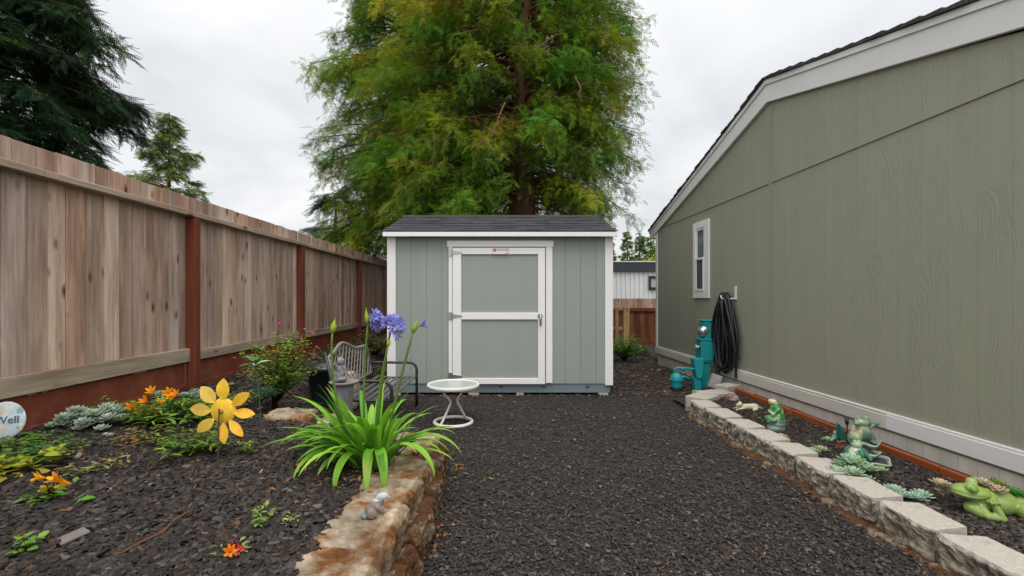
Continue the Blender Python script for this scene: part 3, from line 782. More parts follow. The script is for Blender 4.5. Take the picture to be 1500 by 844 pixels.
for i, (x0, x1, y0, y1, lb) in enumerate(low):
    me = rockbox((x1 - x0, y1 - y0, .22), 60 + i, .030, 30, 8, .16, tintf=lambda c, d: (.9 + .3 * d, .9 + .3 * d, .9 + .3 * d))
    me.polygons.foreach_set('use_smooth', [True] * len(me.polygons))
    o = link('lower_wall_stone', me, M['moss'], None, ((x0 + x1) / 2, (y0 + y1) / 2, .07)); o.rotation_euler = (0, 0, R(rr(-3, 3)))
    tag(o, lb, 'wall stone', 'lower mossy stones of the left wall')

# ================================================================== blobs: one continuous mesh from ellipsoids and tapered limbs
def blob(name, items, voxel, mt, parent=None, tintf=None, smooth_it=4, world=True, Mx=None, bumpf=None):
    """items: ('e', centre, radii[, euler]) or ('c', p0, p1, r0, r1); voxel-merged into one skin"""
    bm = bmesh.new()
    for it in items:
        if it[0] == 'e':
            r = bmesh.ops.create_icosphere(bm, subdivisions=3, radius=1.0)
            mtx = Matrix.Translation(it[1])
            if len(it) > 3:
                from mathutils import Euler
                mtx = mtx @ Euler([R(a) for a in it[3]]).to_matrix().to_4x4()
            mtx = mtx @ Matrix.Diagonal((*it[2], 1))
            bmesh.ops.transform(bm, matrix=mtx, verts=r['verts'])
        else:
            p0, p1, r0, r1 = Vector(it[1]), Vector(it[2]), it[3], it[4]
            n = max(3, int((p1 - p0).length / (min(r0, r1) * .5)) + 1)
            n = min(n, 14)
            for k in range(n):
                t = k / (n - 1)
                r = bmesh.ops.create_icosphere(bm, subdivisions=2, radius=lerp(r0, r1, t))
                bmesh.ops.translate(bm, verts=r['verts'], vec=p0.lerp(p1, t))
    me = bpy.data.meshes.new(name); bm.to_mesh(me); bm.free()
    o = bpy.data.objects.new('tmp', me); COL.objects.link(o)
    m = o.modifiers.new('r', 'REMESH'); m.mode = 'VOXEL'; m.voxel_size = voxel; m.use_smooth_shade = True
    if smooth_it:
        s_ = o.modifiers.new('s', 'SMOOTH'); s_.iterations = smooth_it; s_.factor = .5
    dg = bpy.context.evaluated_depsgraph_get()
    out = bpy.data.meshes.new_from_object(o.evaluated_get(dg)); bpy.data.objects.remove(o); bpy.data.meshes.remove(me)
    out.name = name; out.materials.clear()
    if bumpf:
        for v in out.vertices: v.co += v.normal * bumpf(v.co)
    n = len(out.vertices)
    T = np.ones((n, 4), np.float32)
    if tintf:
        for i, v in enumerate(out.vertices): T[i, :3] = tintf(v.co, v.normal)
    for a in [a for a in out.attributes if a.name == 'tint']: out.attributes.remove(a)
    at = out.attributes.new('tint', 'FLOAT_COLOR', 'POINT'); at.data.foreach_set('color', T.ravel())
    if Mx is not None: out.transform(Mx)
    return link(name, out, mt, parent)
def placed(loc, rz=0, s=1.0): return Matrix.Translation(loc) @ Matrix.Rotation(R(rz), 4, 'Z') @ Matrix.Scale(s, 4)

# ================================================================== furniture
# round side table
tp = G(664, 621, 0); tx, ty = tp.x, tp.y
tb = thing('side_table', 'small round cream side table with frosted glass top before the shed', 'side table', (tx, ty, 0))
c = (tx, ty, 0)
mb = MB(); mb.lathe([(.248, .383), (.262, .380), (.269, .392), (.270, .410), (.264, .419), (.252, .419), (.246, .414), (.246, .395), (.248, .383)], 56, c, cap=False); mb.build('rim', M['cream'], tb, smooth=True)
mb = MB(); mb.lathe([(.2455, .404), (.2455, .411)], 56, c); mb.build('glass_top', M['tglass'], tb)
ring = [(tx + .192 * math.cos(2 * PI * k / 48), ty + .192 * math.sin(2 * PI * k / 48), .022) for k in range(48)]
mb = MB(); mb.tube(ring, .018, 10, closed=True); mb.build('base_ring', M['cream'], tb, smooth=True)
for a in (232, 50):
    ca, sa = math.cos(R(a)), math.sin(R(a))
    pts = [(tx + r * ca, ty + r * sa, z) for (r, z) in ((.225, .388), (.16, .335), (.085, .275), (.055, .245), (.06, .215), (.11, .135), (.16, .06), (.186, .022))]
    if a == 232: pts = [(tx + r * ca - .0, ty + r * sa, z) for (r, z) in ((.19, .388), (.12, .32), (.055, .26), (.035, .235), (.05, .205), (.10, .13), (.16, .05), (.188, .022))]
    mb = MB(); mb.tube(pts, .0125, 8); mb.build('leg', M['cream'], tb, smooth=True)

# metal bench with lattice back, facing the path
bn = thing('garden_bench', 'dark metal slatted garden bench with weathered lattice back beside the shed', 'bench', (-1.3, 4.85, 0))
bx0, bx1, by0, by1 = -1.56, -1.02, 4.22, 5.46
SH = .37
for y in (by0, by1):
    mb = MB(); pts = [(bx1, y, 0), (bx1, y, .30), (bx1, y, .42)] + [(bx1 - .09 + .09 * math.cos(R(a)), y, .44 + .09 * math.sin(R(a))) for a in range(0, 91, 15)] + [(bx0 + .05, y, .53), (bx0 - .04, y, .53)]
    mb.tube(pts, .016, 10); mb.build('arm_frame', M['black'], bn, smooth=True)
    mb = MB(); mb.tube([(bx0 + .10, y, 0), (bx0 + .02, y, SH), (bx0 - .08, y, .80 if y == by0 else .74)], .014, 8); mb.build('rear_leg', M['black'], bn, smooth=True)
    mb = MB(); mb.tube([(bx0 + .02, y, SH - .02), (bx1, y, SH - .02)], .012, 8); mb.build('seat_rail', M['black'], bn, smooth=True)
for k in range(7):
    x = lerp(bx0 + .09, bx1 - .02, k / 6)
    mb = MB(); mb.box(x - .024, x + .024, by0 + .002, by1 - .002, SH - .004 - .018 * math.sin(k / 6 * PI), SH + .008 - .018 * math.sin(k / 6 * PI)); mb.build('slat', M['slat'], bn, bevel=.003)
# arched lattice back (plane leaning back)
def bk(u, h):     # u along the bench 0..1, h above the seat
    y = lerp(by0 + .03, by1 - .03, u); return Vector((bx0 + .02 - h * .22, y, SH + h))
def topc(u): return .37 + .10 * math.exp(-((u - .36) / .22) ** 2)
mb = MB()
out_ = [bk(u / 20, topc(u / 20)) for u in range(21)]
mb.tube([bk(0, .04)] + out_ + [bk(1, .04)], .017, 8); mb.tube([bk(0, .05), bk(1, .05)], .014, 8)
mb.build('back_frame', M['lattice'], bn, smooth=True)
mb = MB()
for s_ in (-1, 1):
    for k in range(-8, 18):
        pts = []
        for j in range(0, 25):
            h = .05 + .44 * j / 24; u = k * .085 + s_ * (h - .05) * .75 + (.0 if s_ > 0 else .35)
            if 0 <= u <= 1 and h <= topc(u): pts.append(bk(u, h) + Vector((.003 * s_, 0, 0)))
        if len(pts) > 1: mb.tube([pts[0], pts[-1]], .0062, 5)
mb.build('lattice', M['lattice'], bn)
# pink stuffed cushion behind the lattice? it reads as pale stones
for (x, y, D, s_, lb) in ((515, 540, 5.15, .17, 'pale pinkish boulder seen through the bench lattice'), (541, 548, 5.3, .13, 'smaller pale pinkish boulder at the right end behind the bench lattice')):
    me = rockbox((s_ * 1.5, s_ * 1.5, s_ * 2.6), int(x), .02, 8, 6, .3); me.polygons.foreach_set('use_smooth', [True] * len(me.polygons))
    p = P(x, y, D); p.x = min(p.x, -1.78)
    p = Vector((-1.80 if x < 530 else -1.83, p.y + .15, ground_left(-1.8, 5) + s_ * 1.2))
    tag(link('boulder', me, mat('pale pink stone %d' % x, (.48, .36, .29), .9, .25, 8, .4, 50, attr=False), None, p), lb, 'boulder')

# stump pedestal with its tray, and the figurine on it
pc = Vector((-1.385, 4.0, 0))
pd = thing('pedestal', 'grey carved stump pedestal with round tray left of the bench', 'pedestal', pc)
q = random.Random(4)
mb = MB()
prof = [(.10, .0), (.095, .06), (.08, .18), (.07, .34), (.076, .46), (.085, .54)]
mb.lathe(prof, 28, pc)
me = mb.mesh('column', smooth=True)
for v in me.vertices:
    a = math.atan2(v.co.y - pc.y, v.co.x - pc.x); k = 1 + .07 * math.sin(a * 7 + v.co.z * 5) + .05 * mnoise.noise((a * 3, v.co.z * 9, 1))
    v.co.x = pc.x + (v.co.x - pc.x) * k; v.co.y = pc.y + (v.co.y - pc.y) * k
link('column', me, mat('carved grey stump', (.15, .125, .105), .85, .4, 9, .6, 40, attr=False, col2=(.20, .22, .25), c2lo=.5, c2hi=.62, c2scale=6, stretch=(1, 1, .4)), pd)
mb = MB(); mb.lathe([(.08, .540), (.11, .548), (.128, .566), (.125, .573), (.11, .564), (.0, .560)], 32, pc, cap=False); mb.build('tray', M['lattice'], pd, smooth=True)
fg = (pc.x - .03, pc.y + .0, .562)
def gtint(p, n): k = .20 + .14 * mnoise.noise(p * 30); return (k, k, k * 1.03)
tag(blob('figurine', [('e', (0, 0, .03), (.055, .05, .03)), ('c', (0, 0, .04), (.0, 0, .13), .042, .034), ('e', (.0, -.005, .185), (.034, .034, .036)), ('c', (.0, 0, .20), (.012, 0, .245), .012, .004), ('c', (-.02, 0, .20), (-.032, 0, .235), .012, .004),
     ('c', (-.03, 0, .14), (-.075, -.01, .18), .02, .008), ('c', (-.075, -.01, .18), (-.09, 0, .21), .008, .004), ('c', (.03, -.01, .13), (.05, -.03, .07), .016, .012), ('e', (-.055, .02, .09), (.03, .02, .06))], .005, M['glazem'], tintf=gtint, Mx=placed(fg, 20)),
    'small weathered grey figurine standing on the round pedestal tray', 'figurine')
# green plastic pot
pp = Vector((-2.02, 5.25, ground_left(-2.02, 5.25)))
pt = thing('plant_pot', 'dark green plastic plant pot between the rose bush and bench', 'plant pot', pp)
mb = MB(); mb.lathe([(.16, -.03), (.205, .36), (.225, .362), (.228, .41), (.212, .412), (.20, .34)], 36, pp, cap=False); mb.build('vessel', M['pot'], pt, smooth=True)
mb = MB(); mb.lathe([(.203, .36), (.0, .372)], 36, pp, cap=False); mb.build('potting_soil', M['ground'], pt)

# yellow tin flower on a stake
fp = BED(324, 676); Dp = fp.y
fc = P(327, 602, Dp - .02)
yf = thing('flower_stake', 'yellow tin flower ornament with eight petals on a thin stake', 'garden ornament', fp)
mb = MB(); mb.tube([fp + Vector((0, -.035, -.05)), Vector((fc.x - .002, fc.y - .035, fc.z + .02))], .0045, 6); mb.build('stake', mat('rusty rod', (.10, .065, .055), .7, .3, 20, attr=False), yf)
mb = MB(); mb.c = (.92, .92, 1)
n_ = 28; prof = [(.0735, -.004), (.0735, .0), (.066, .006), (.03, .012), (.0, .014)]
mb.lathe(prof, n_, fc, cap=False, M=Matrix.Rotation(R(90), 4, 'X')); mb.c = (.45, .3, .3)
mb.lathe([(.010, .012), (.010, .03), (.0, .031)], 10, fc, cap=False, M=Matrix.Rotation(R(90), 4, 'X')); mb.build('disc', M['ymetal'], yf, smooth=True)
for k, (an, wd, tw, cc) in enumerate(((88, .084, 5, (1, 1, 1)), (131, .090, 0, (1.02, 1.12, 2.8)), (176, .080, 18, (1.02, 1.12, 2.6)), (220, .066, 30, (1, 1.06, 2.0)), (273, .052, 50, (.98, .92, .9)), (309, .050, 55, (.95, .80, .7)), (355, .058, 48, (.95, .80, .7)), (34, .070, 28, (.95, .86, .8)))):
    mb = MB(); Lq = .122
    a = R(an); d = Vector((math.cos(a), 0, math.sin(a))); s0 = Vector((-math.sin(a), 0, math.cos(a)))
    s1 = (s0 * math.cos(R(0)) + Vector((0, 1, 0)) * math.sin(R(tw * .5)))
    Lp, Rp, Mp = [], [], []
    for j in range(11):
        t = j / 10; ww = wd * .46 * (math.sin(PI * min(1, t * .96 + .04)) ** .8) if 0 < t < 1 else .006 * (1 - t)
        cpos = fc + d * (.066 + Lq * t) + Vector((0, -.006 - .006 * math.sin(PI * t), 0))
        g = 1 - .25 * (t > .6) * (k == 7)
        mb.c = tuple(x * g for x in cc)
        Lp.append(cpos + s1 * ww); Rp.append(cpos - s1 * ww); Mp.append(cpos + Vector((0, .0025 * (1 - t), 0)))
    mb.strip(Lp, Rp, Mp); o = mb.build('petal', M['ymetal'], yf)
    sm = o.modifiers.new('thick', 'SOLIDIFY'); sm.thickness = .0018
# pale green metal sprig on a thin stake
sp = BED(383, 628); top = P(373, 536, sp.y)
gs = thing('sprig_stake', 'white and green metal leaf sprig on a slim stake before the rose bush', 'garden ornament', sp)
mb = MB(); mb.tube([sp + Vector((0, 0, -.03)), lerp(sp, top, .5) + Vector((.01, 0, 0)), top], .0035, 6); mb.build('stake', mat('green rod', (.05, .11, .09), .5, .1, 9, attr=False), gs)
lv, lf = leaf_tpl(.5, .10, .15)
st = Stamps(); q = random.Random(2)
for k in range(9):
    a = 2 * PI * k / 9 + q.uniform(-.2, .2); el = q.uniform(-.3, .7)
    st.add(*stamp(lv, lf, [tuple(top + Vector((0, 0, q.uniform(-.01, .03))))], [(math.cos(a), math.sin(a) * .6, el)], [(0, 0, 1)], [q.uniform(.085, .12)], [q.choice([(.62, .66, .55), (.10, .26, .10), (.30, .42, .22), (.08, .2, .08)])]))
link('leaf_cluster', st.mesh('leaf_cluster'), M['petal'], gs)

# painted stone sign against the fence
sgc = Vector((-2.90, 2.655, .585))
sg = thing('stone_sign', 'pale blue oval stone plaque with dark lettering leaning on the fence', 'plaque', sgc)
Mx = Matrix.Translation(sgc) @ Matrix.Rotation(R(20), 4, 'Z') @ Matrix.Rotation(R(-8), 4, 'X')
def stint(p, n):
    q1 = mnoise.noise(p * 30); q2 = mnoise.noise(p * 22 + Vector((5, 5, 5)))
    edge = abs(p.z) > .035
    if q1 > .22 and edge: return (.62, .55, .44)
    if q2 > .25 and edge: return (.26, .38, .40)
    return (.55, .63, .66)
blob('slab', [('e', (0, 0, 0), (.100, .016, .112))], .004, M['glazem'], sg, tintf=stint, Mx=Mx)
text_mesh('lettering', 'Well', .058, .002, mat('sign ink', (.10, .12, .16), .6, .05, 5, attr=False), sg, Mx @ Matrix.Translation((.018, -.0165, .004)) @ Matrix.Rotation(R(90), 4, 'X'))
# bird figurine on the wall stone
bp_ = G(551, 757, .292)
def btint(p, n):
    if p.z > .098: return (.42, .45, .47) if p.x > -.0 else (.36, .38, .40)
    if p.x < -.045 and p.z < .04: return (.16, .20, .24)
    k = 1 + .25 * mnoise.noise(p * 40); return (.22 * k, .165 * k, .14 * k)
tag(blob('bird_figurine', [('e', (-.012, 0, .045), (.048, .038, .042)), ('e', (.0, 0, .072), (.040, .034, .034), (0, -35, 0)), ('e', (.032, 0, .113), (.034, .024, .021), (0, -12, 0)), ('c', (.02, 0, .085), (.028, 0, .105), .024, .018), ('c', (.055, 0, .112), (.068, 0, .108), .012, .007),
     ('c', (.01, -.036, .072), (.034, -.03, .045), .013, .011), ('c', (.034, -.028, .045), (.038, -.012, .06), .011, .008), ('e', (.02, -.018, .014), (.03, .018, .016)), ('e', (.02, .018, .014), (.03, .018, .016)), ('e', (-.02, -.026, .035), (.03, .017, .03)), ('e', (-.056, 0, .016), (.024, .026, .017)), ('c', (-.03, 0, .03), (-.07, 0, .012), .02, .012)], .0035, M['glazem'], tintf=btint, Mx=placed((bp_.x, bp_.y, .288), 12, .84)),
    'small grey and brown stone animal figurine sitting on the rust stained wall stone', 'figurine')

# ================================================================== agapanthus
ac = Vector((-.80, 2.80, .27))
ag = thing('agapanthus', 'lush strappy leaved blue agapanthus with tall stalks at the wall corner', 'plant', ac)
q = random.Random(21)
mb = MB()
def blade(base, az, L_, rise, curl, wd, col, kink=None, n=12):
    d = Vector((math.cos(az), math.sin(az), 0)); s_ = Vector((-math.sin(az), math.cos(az), 0))
    p = Vector(base); ang = rise; Lp, Rp, Mp, Cc = [], [], [], []; dry = q.random() < .16
    for k in range(n + 1):
        t = k / n
        ww = wd * (min(1, .5 + t * 1.6)) * (1 - max(0, (t - .62) / .38) ** 1.6)
        nrm = d * -math.sin(ang) + Vector((0, 0, 1)) * math.cos(ang)
        g = 1.08 + .12 * math.sin(t * 3) - .10 * (1 - t)
        mb.c = tuple(x * g for x in col)
        if dry and t > .90: mb.c = (.36, .27, .09)
        elif t > .6: mb.c = (mb.c[0] * (1 + .35 * (t - .6)), mb.c[1], mb.c[2])
        Cc.append(mb.c); Lp.append(p + s_ * ww + nrm * ww * .35); Rp.append(p - s_ * ww + nrm * ww * .35); Mp.append(p.copy())
        ang -= curl / n * (.35 + 1.3 * t)
        if kink and abs(t - kink) < .5 / n: ang -= 1.2
        p = p + (d * math.cos(ang) + Vector((0, 0, 1)) * math.sin(ang)) * (L_ / n)
    mb.strip(Lp, Rp, Mp, Cc)
greens = [(.12, .31, .022), (.155, .38, .028), (.09, .26, .022), (.20, .44, .035), (.075, .21, .025), (.25, .48, .05)]
for k in range(84):
    az = q.uniform(0, 2 * PI)
    if math.sin(az) > .5 and q.random() < .35: az = -az
    r0 = q.uniform(0, .11)
    inner = q.random()
    rise = lerp(.95, 1.5, inner) + q.uniform(-.1, .1)
    if k < 14: az = q.choice([q.uniform(-.5, .35), q.uniform(PI - .35, PI + .6), q.uniform(-2.6, -.6)]); rise = q.uniform(.7, 1.1)
    blade(ac + Vector((math.cos(az) * r0 * 1.35, math.sin(az) * r0, q.uniform(-.02, .02))), az + q.uniform(-.25, .25), q.uniform(.36, .60), rise, lerp(1.9, .7, inner) * q.uniform(.8, 1.2), q.uniform(.016, .025), jit(q.choice(greens), .18, q))
# hanging blades over the stone toward the camera
for (az, L_, rise, curl, w_) in ((-1.35, .55, 1.15, 3.1, .020), (-1.15, .57, 1.2, 3.2, .022), (-1.75, .54, 1.15, 3.2, .018), (-.6, .60, 1.05, 2.5, .019), (-2.3, .56, 1.05, 2.6, .018), (-.15, .62, 1.0, 2.1, .018), (PI + .15, .62, 1.0, 2.0, .018), (PI - .15, .58, 1.1, 2.0, .017)):
    blade(ac + Vector((math.cos(az) * .07, math.sin(az) * .07, 0)), az, L_, rise, curl, w_ * 1.35, q.choice(greens[1:4] + greens[5:]), n=16)
mb.build('leaves', M['leaf'], ag, smooth=True)
mb = MB()
for k in range(24):
    az = q.uniform(-PI, 0) + q.uniform(-.3, .3); blade(ac + Vector((math.cos(az) * .1, math.sin(az) * .08, -.01)), az, q.uniform(.07, .15), q.uniform(.0, .5), q.uniform(.4, 1.0), q.uniform(.005, .009), q.choice([(.40, .24, .09), (.30, .13, .04), (.48, .34, .12), (.35, .26, .14)]), n=6)
mb.build('dead_leaves', M['leaf'], ag)
def stalk(b, mid, t, r0=.0085, r1=.006):
    m2 = MB(); b, mid, t = Vector(b), Vector(mid), Vector(t)
    pts = [(1 - s) ** 2 * b + 2 * s * (1 - s) * mid + s * s * t for s in [k / 10 for k in range(11)]]
    m2.c = (.16, .27, .05); m2.tube(pts, [lerp(r0, r1, k / 10) for k in range(11)], 8)
    return m2.build('stalk', M['leaf'], ag, smooth=True)
def bud(base, tip, r, col, par):
    m2 = MB(); base, tip = Vector(base), Vector(tip); prof = [.45, .9, 1.0, .85, .5, .16, .04]
    pts = [base.lerp(tip, k / 6) for k in range(7)]; m2.c = col; m2.tube(pts, [r * x for x in prof], 10)
    return m2.build('bud', M['petal'], par, smooth=True)
DA = 2.70
s1 = stalk(ac + Vector((-.10, -.02, 0)), P(479, 560, DA), P(487, 486, DA)); bud(P(487, 487, DA), P(491, 465, DA), .018, (.42, .50, .05), s1)
s2 = stalk(ac + Vector((-.04, .03, 0)), P(528, 570, DA + .05), P(539, 476, DA + .05)); bud(P(538, 474, DA + .03), P(536, 450, DA + .03), .013, (.42, .48, .04), s2)
s3 = stalk(ac + Vector((.02, .0, 0)), P(556, 560, DA), P(573, 481, DA)); 
s5 = stalk(ac + Vector((.03, -.04, 0)), P(548, 575, DA - .03), P(569, 506, DA - .03), .006, .004); bud(P(568.5, 507, DA - .03), P(571, 495, DA - .03), .012, (.55, .52, .02), s5)
s4 = stalk(ac + Vector((.05, .04, 0)), P(584, 560, DA), P(605, 487, DA)); bud(P(605, 487, DA), P(613, 466, DA), .017, (.30, .46, .05), s4)
def umbel(c, n, rad, par, axis, spread, seed):
    r_ = random.Random(seed); c = Vector(c); pm = MB(); fm = MB(); axis = Vector(axis).normalized()
    for k in range(n):
        while True:
            d = Vector((r_.uniform(-1, 1), r_.uniform(-1, 1), r_.uniform(-1, 1)))
            if .1 < d.length < 1 and d.normalized().dot(axis) > spread: break
        d.normalize(); l = rad * r_.uniform(.75, 1.1)
        pm.c = (.20, .30, .08); pm.tube([c, c + d * l * .6], .0016, 4, cap=False)
        b0 = c + d * l * .55; t0 = d.orthogonal().normalized(); t1 = d.cross(t0)
        L2 = r_.uniform(.034, .044); colb = r_.choice([(.32, .34, .80), (.26, .28, .72), (.42, .44, .86), (.36, .34, .80), (.20, .20, .58)])
        for j in range(6):
            a = 2 * PI * j / 6 + r_.uniform(-.15, .15); o_ = t0 * math.cos(a) + t1 * math.sin(a); s_ = d.cross(o_)
            Lp, Rp, Mp = [], [], []
            for (tt, oo, ww) in ((0, .003, .0025), (.45, .008, .0045), (.75, .017, .0065), (1, .030, .002)):
                cc = b0 + d * L2 * tt + o_ * oo; Lp.append(cc + s_ * ww); Rp.append(cc - s_ * ww); Mp.append(cc - o_ * .0012)
            fm.c = jit(colb, .1, r_); fm.strip(Lp, Rp, Mp)
    u = fm.build('flower_head', M['petal'], par, smooth=True); pm.build('pedicels', M['leaf'], par); return u
umbel(P(543, 470, DA + .05), 24, .078, s2, (1, -.1, .10), .5, 1)
umbel(P(575, 479, DA), 28, .072, s3, (.5, -.2, .35), .0, 2)
umbel(P(610, 480, DA), 2, .045, s4, (1, 0, .3), .6, 3)

# ================================================================== leafy plants of the left bed
LV, LF = leaf_tpl(.42, .07, .16)
LVn, LFn = leaf_tpl(.2, .03, .2)
def bush(name, label, cat, base, stems, leafn, hgt, rad, size, cols, seed, tpl=None, group=None, up=.6, stemcol=(.25, .2, .10), shape=.5, part='foliage', mt='leaf', lean=(0, 0)):
    """a plant: curved stems from the base, leaves along them, uneven outline"""
    r_ = random.Random(seed); base = Vector(base)
    t = thing(name, label, cat, base, group=group)
    sm = MB(); pos, xd, upv, sc, ti = [], [], [], [], []
    tpl = tpl or (LV, LF)
    for k in range(stems):
        az = r_.uniform(0, 2 * PI); rr_ = rad * r_.uniform(.15, 1) ** shape; hh = hgt * r_.uniform(.45, 1.05) * (1 - .35 * (rr_ / rad) ** 2)
        tip = base + Vector((math.cos(az) * rr_ + lean[0], math.sin(az) * rr_ + lean[1], hh)); mid = base.lerp(tip, .5) + Vector((-math.cos(az) * rr_ * .12, -math.sin(az) * rr_ * .12, hh * .16))
        pts = [(1 - s) ** 2 * base + 2 * s * (1 - s) * mid + s * s * tip for s in (0, .25, .5, .75, 1)]
        sm.c = jit(stemcol, .2, r_); sm.tube(pts, [max(.0012, .004 * hgt + .0012) * (1 - .7 * s) for s in (0, .25, .5, .75, 1)], 5, cap=False)
        cl = r_.choice(cols)
        for j in range(leafn):
            s = r_.uniform(.2, 1.0) ** .7; p = (1 - s) ** 2 * base + 2 * s * (1 - s) * mid + s * s * tip
            a = r_.uniform(0, 2 * PI); e = r_.uniform(-.2, 1) * up
            pos.append(p + Vector((r_.gauss(0, .01), r_.gauss(0, .01), r_.gauss(0, .008))) * (1 + rad * 3)); xd.append((math.cos(a), math.sin(a), e)); upv.append((r_.uniform(-.4, .4), r_.uniform(-.4, .4), 1))
            sc.append(size * r_.uniform(.55, 1.15)); ti.append(jit(cl if r_.random() < .75 else r_.choice(cols), .22, r_))
    sm.build('stems', M['limb'], t)
    V, F, T = stamp(tpl[0], tpl[1], pos, xd, upv, sc, ti)
    link(part, np_mesh(part, V, F, T, True), M[mt], t)
    return t
GR = [(.09, .20, .025), (.13, .26, .03), (.06, .14, .02), (.18, .30, .04)]
YG = [(.20, .30, .03), (.28, .36, .05), (.13, .24, .03)]
def lily(mb, c, d, s_, r_, col):
    c, d = Vector(c), Vector(d).normalized(); t0 = d.orthogonal().normalized(); t1 = d.cross(t0)
    for j in range(6):
        a = 2 * PI * j / 6 + r_.uniform(-.2, .2); o_ = t0 * math.cos(a) + t1 * math.sin(a); sd_ = d.cross(o_)
        Lp, Rp, Mp = [], [], []
        mb.c = jit(col if j % 2 else (col[0], col[1] * 1.35, col[2]), .1, r_)
        for (tt, oo, ww) in ((0, .05, .06), (.4, .16, .14), (.8, .36, .20), (1.05, .62, .12), (1.1, .72, .02)):
            cc = c + d * s_ * tt + o_ * s_ * oo; Lp.append(cc + sd_ * s_ * ww); Rp.append(cc - sd_ * s_ * ww); Mp.append(cc - o_ * s_ * .03)
        mb.strip(Lp, Rp, Mp)
ORG = [(.85, .31, .012), (.88, .40, .02), (.85, .24, .01)]
def flowers(parent, pts, D, size, seed, cols=ORG, aim=(0, -.6, .8)):
    r_ = random.Random(seed); sm = MB(); b = parent.location
    for (x, y) in pts:
        mb = MB()
        p = P(x, y, D + r_.uniform(-.05, .05)); d = Vector((aim[0] + r_.uniform(-.7, .7), aim[1] + r_.uniform(-.4, .4), aim[2] + r_.uniform(-.5, .3)))
        lily(mb, p - d.normalized() * size * .6, d, size * r_.uniform(.9, 1.15), r_, r_.choice(cols)); mb.build('flower', M['petal'], parent, smooth=True)
        sm.c = (.16, .2, .05); sm.tube([b, b.lerp(p, .5) + Vector((0, 0, .04)), p - d.normalized() * size * .5], .0022, 5, cap=False)
    sm.build('flower_stems', M['limb'], parent)
# peruvian lilies behind
b = BED(245, 622)
al = bush('orange_lily', 'clump of orange lilies in bloom left of the yellow tin flower', 'plant', b, 42, 12, .25, .26, .085, GR + [(.10, .18, .02)], 31, tpl=leaf_tpl(.24, .04, .25), lean=(.02, -.06))
flowers(al, [(222, 574), (212, 587), (221, 601), (235, 589), (247, 576), (252, 582), (193, 597), (203, 604), (228, 603), (257, 577)], b.y - .08, .047, 3)
b = BED(262, 668)
bush('lily_shoots', 'loose green lily shoots lying at the foot of the yellow tin flower', 'plant', b, 26, 10, .20, .27, .06, YG + GR, 32, tpl=leaf_tpl(.26, .04, .25), stemcol=(.35, .28, .14))
b = BED(312, 664)
bush('lily_shoots', 'green shoots directly behind the yellow flower stake', 'plant', b, 12, 9, .17, .13, .055, YG, 33, tpl=leaf_tpl(.26, .04, .25), stemcol=(.4, .3, .16))
b = BED(361, 667)
bush('sprout', 'small green sprout standing alone right of the yellow tin flower', 'sprout', b, 6, 9, .10, .055, .05, YG, 34, tpl=leaf_tpl(.3, .04, .2))
b = BED(76, 733)
o1 = bush('orange_lily', 'low orange lily with three open flowers near the left photo edge', 'plant', b, 7, 7, .07, .08, .065, GR, 35, tpl=leaf_tpl(.34, .04, .2))
flowers(o1, [(56, 699), (82, 702), (94, 708), (69, 716)], b.y - .02, .040, 4)
b = BED(110, 738)
bush('fallen_leaf', 'single broad green leaf on the mulch right of the low lily', 'leaf', b, 2, 2, .025, .05, .10, [(.10, .30, .03)], 36, tpl=leaf_tpl(.6, .04, .1), up=.15)
b = BED(40, 812)
bush('sprout', 'pale green leafy sprout in the bottom left corner of the mulch', 'sprout', b, 5, 4, .09, .03, .045, [(.22, .40, .05), (.14, .30, .04)], 37, tpl=leaf_tpl(.55, .05, .15))
b = BED(384, 775)
bush('sprout', 'upright bright green sprig between the fallen twig and the wall', 'sprout', b, 6, 10, .12, .035, .034, [(.25, .38, .06), (.36, .46, .12), (.16, .28, .04)], 38, tpl=leaf_tpl(.34, .05, .2))
b = BED(424, 764)
bush('sprout', 'small pale yellow green sprig lying closest to the left wall stones', 'sprout', b, 5, 6, .04, .05, .034, [(.42, .46, .14), (.30, .40, .08)], 39, tpl=leaf_tpl(.3, .05, .2), up=.3)
b = BED(342, 815)
o2 = bush('flower_cutting', 'wilted flower cutting with red and orange petals on the mulch', 'flower', b, 6, 6, .06, .05, .034, [(.42, .46, .16), (.32, .40, .10), (.48, .34, .12)], 40, tpl=leaf_tpl(.34, .05, .2), up=.4)
flowers(o2, [(349, 806), (337, 808), (343, 800)], b.y - .05, .030, 6, [(.80, .22, .02), (.70, .04, .05)])
b = BED(30, 690)
bush('ground_cover_plant', 'yellowing broad leaved plant at the left photo edge below the plaque', 'plant', b, 16, 8, .10, .20, .075, [(.30, .36, .03), (.16, .28, .03), (.42, .34, .06), (.07, .17, .03)], 41, tpl=leaf_tpl(.6, .05, .15), up=.35)
b = BED(75, 668)
bush('ground_cover_plant', 'low bluish green leafy plant right of the stone plaque', 'plant', b, 26, 10, .10, .24, .04, [(.06, .14, .04), (.09, .18, .05), (.14, .22, .04)], 42, up=.4)
b = BED(30, 655)
bush('ground_cover_plant', 'green leaves crowding the foot of the stone plaque', 'plant', b, 16, 10, .08, .15, .05, GR, 43, up=.4)
b = BED(165, 612)
bush('ground_cover_plant', 'bright green leafy weed against the red kickboard behind the pale succulents', 'plant', b, 15, 9, .13, .20, .06, GR, 44, tpl=leaf_tpl(.55, .06, .15))
b = BED(140, 690)
bush('ground_cover_plant', 'thin straw coloured weed on the mulch below the pale succulents', 'plant', b, 14, 5, .06, .16, .05, [(.40, .30, .12), (.14, .24, .04), (.30, .28, .08)], 45, tpl=leaf_tpl(.24, .03, .1), up=.3, stemcol=(.42, .30, .14))
b = BED(205, 650)
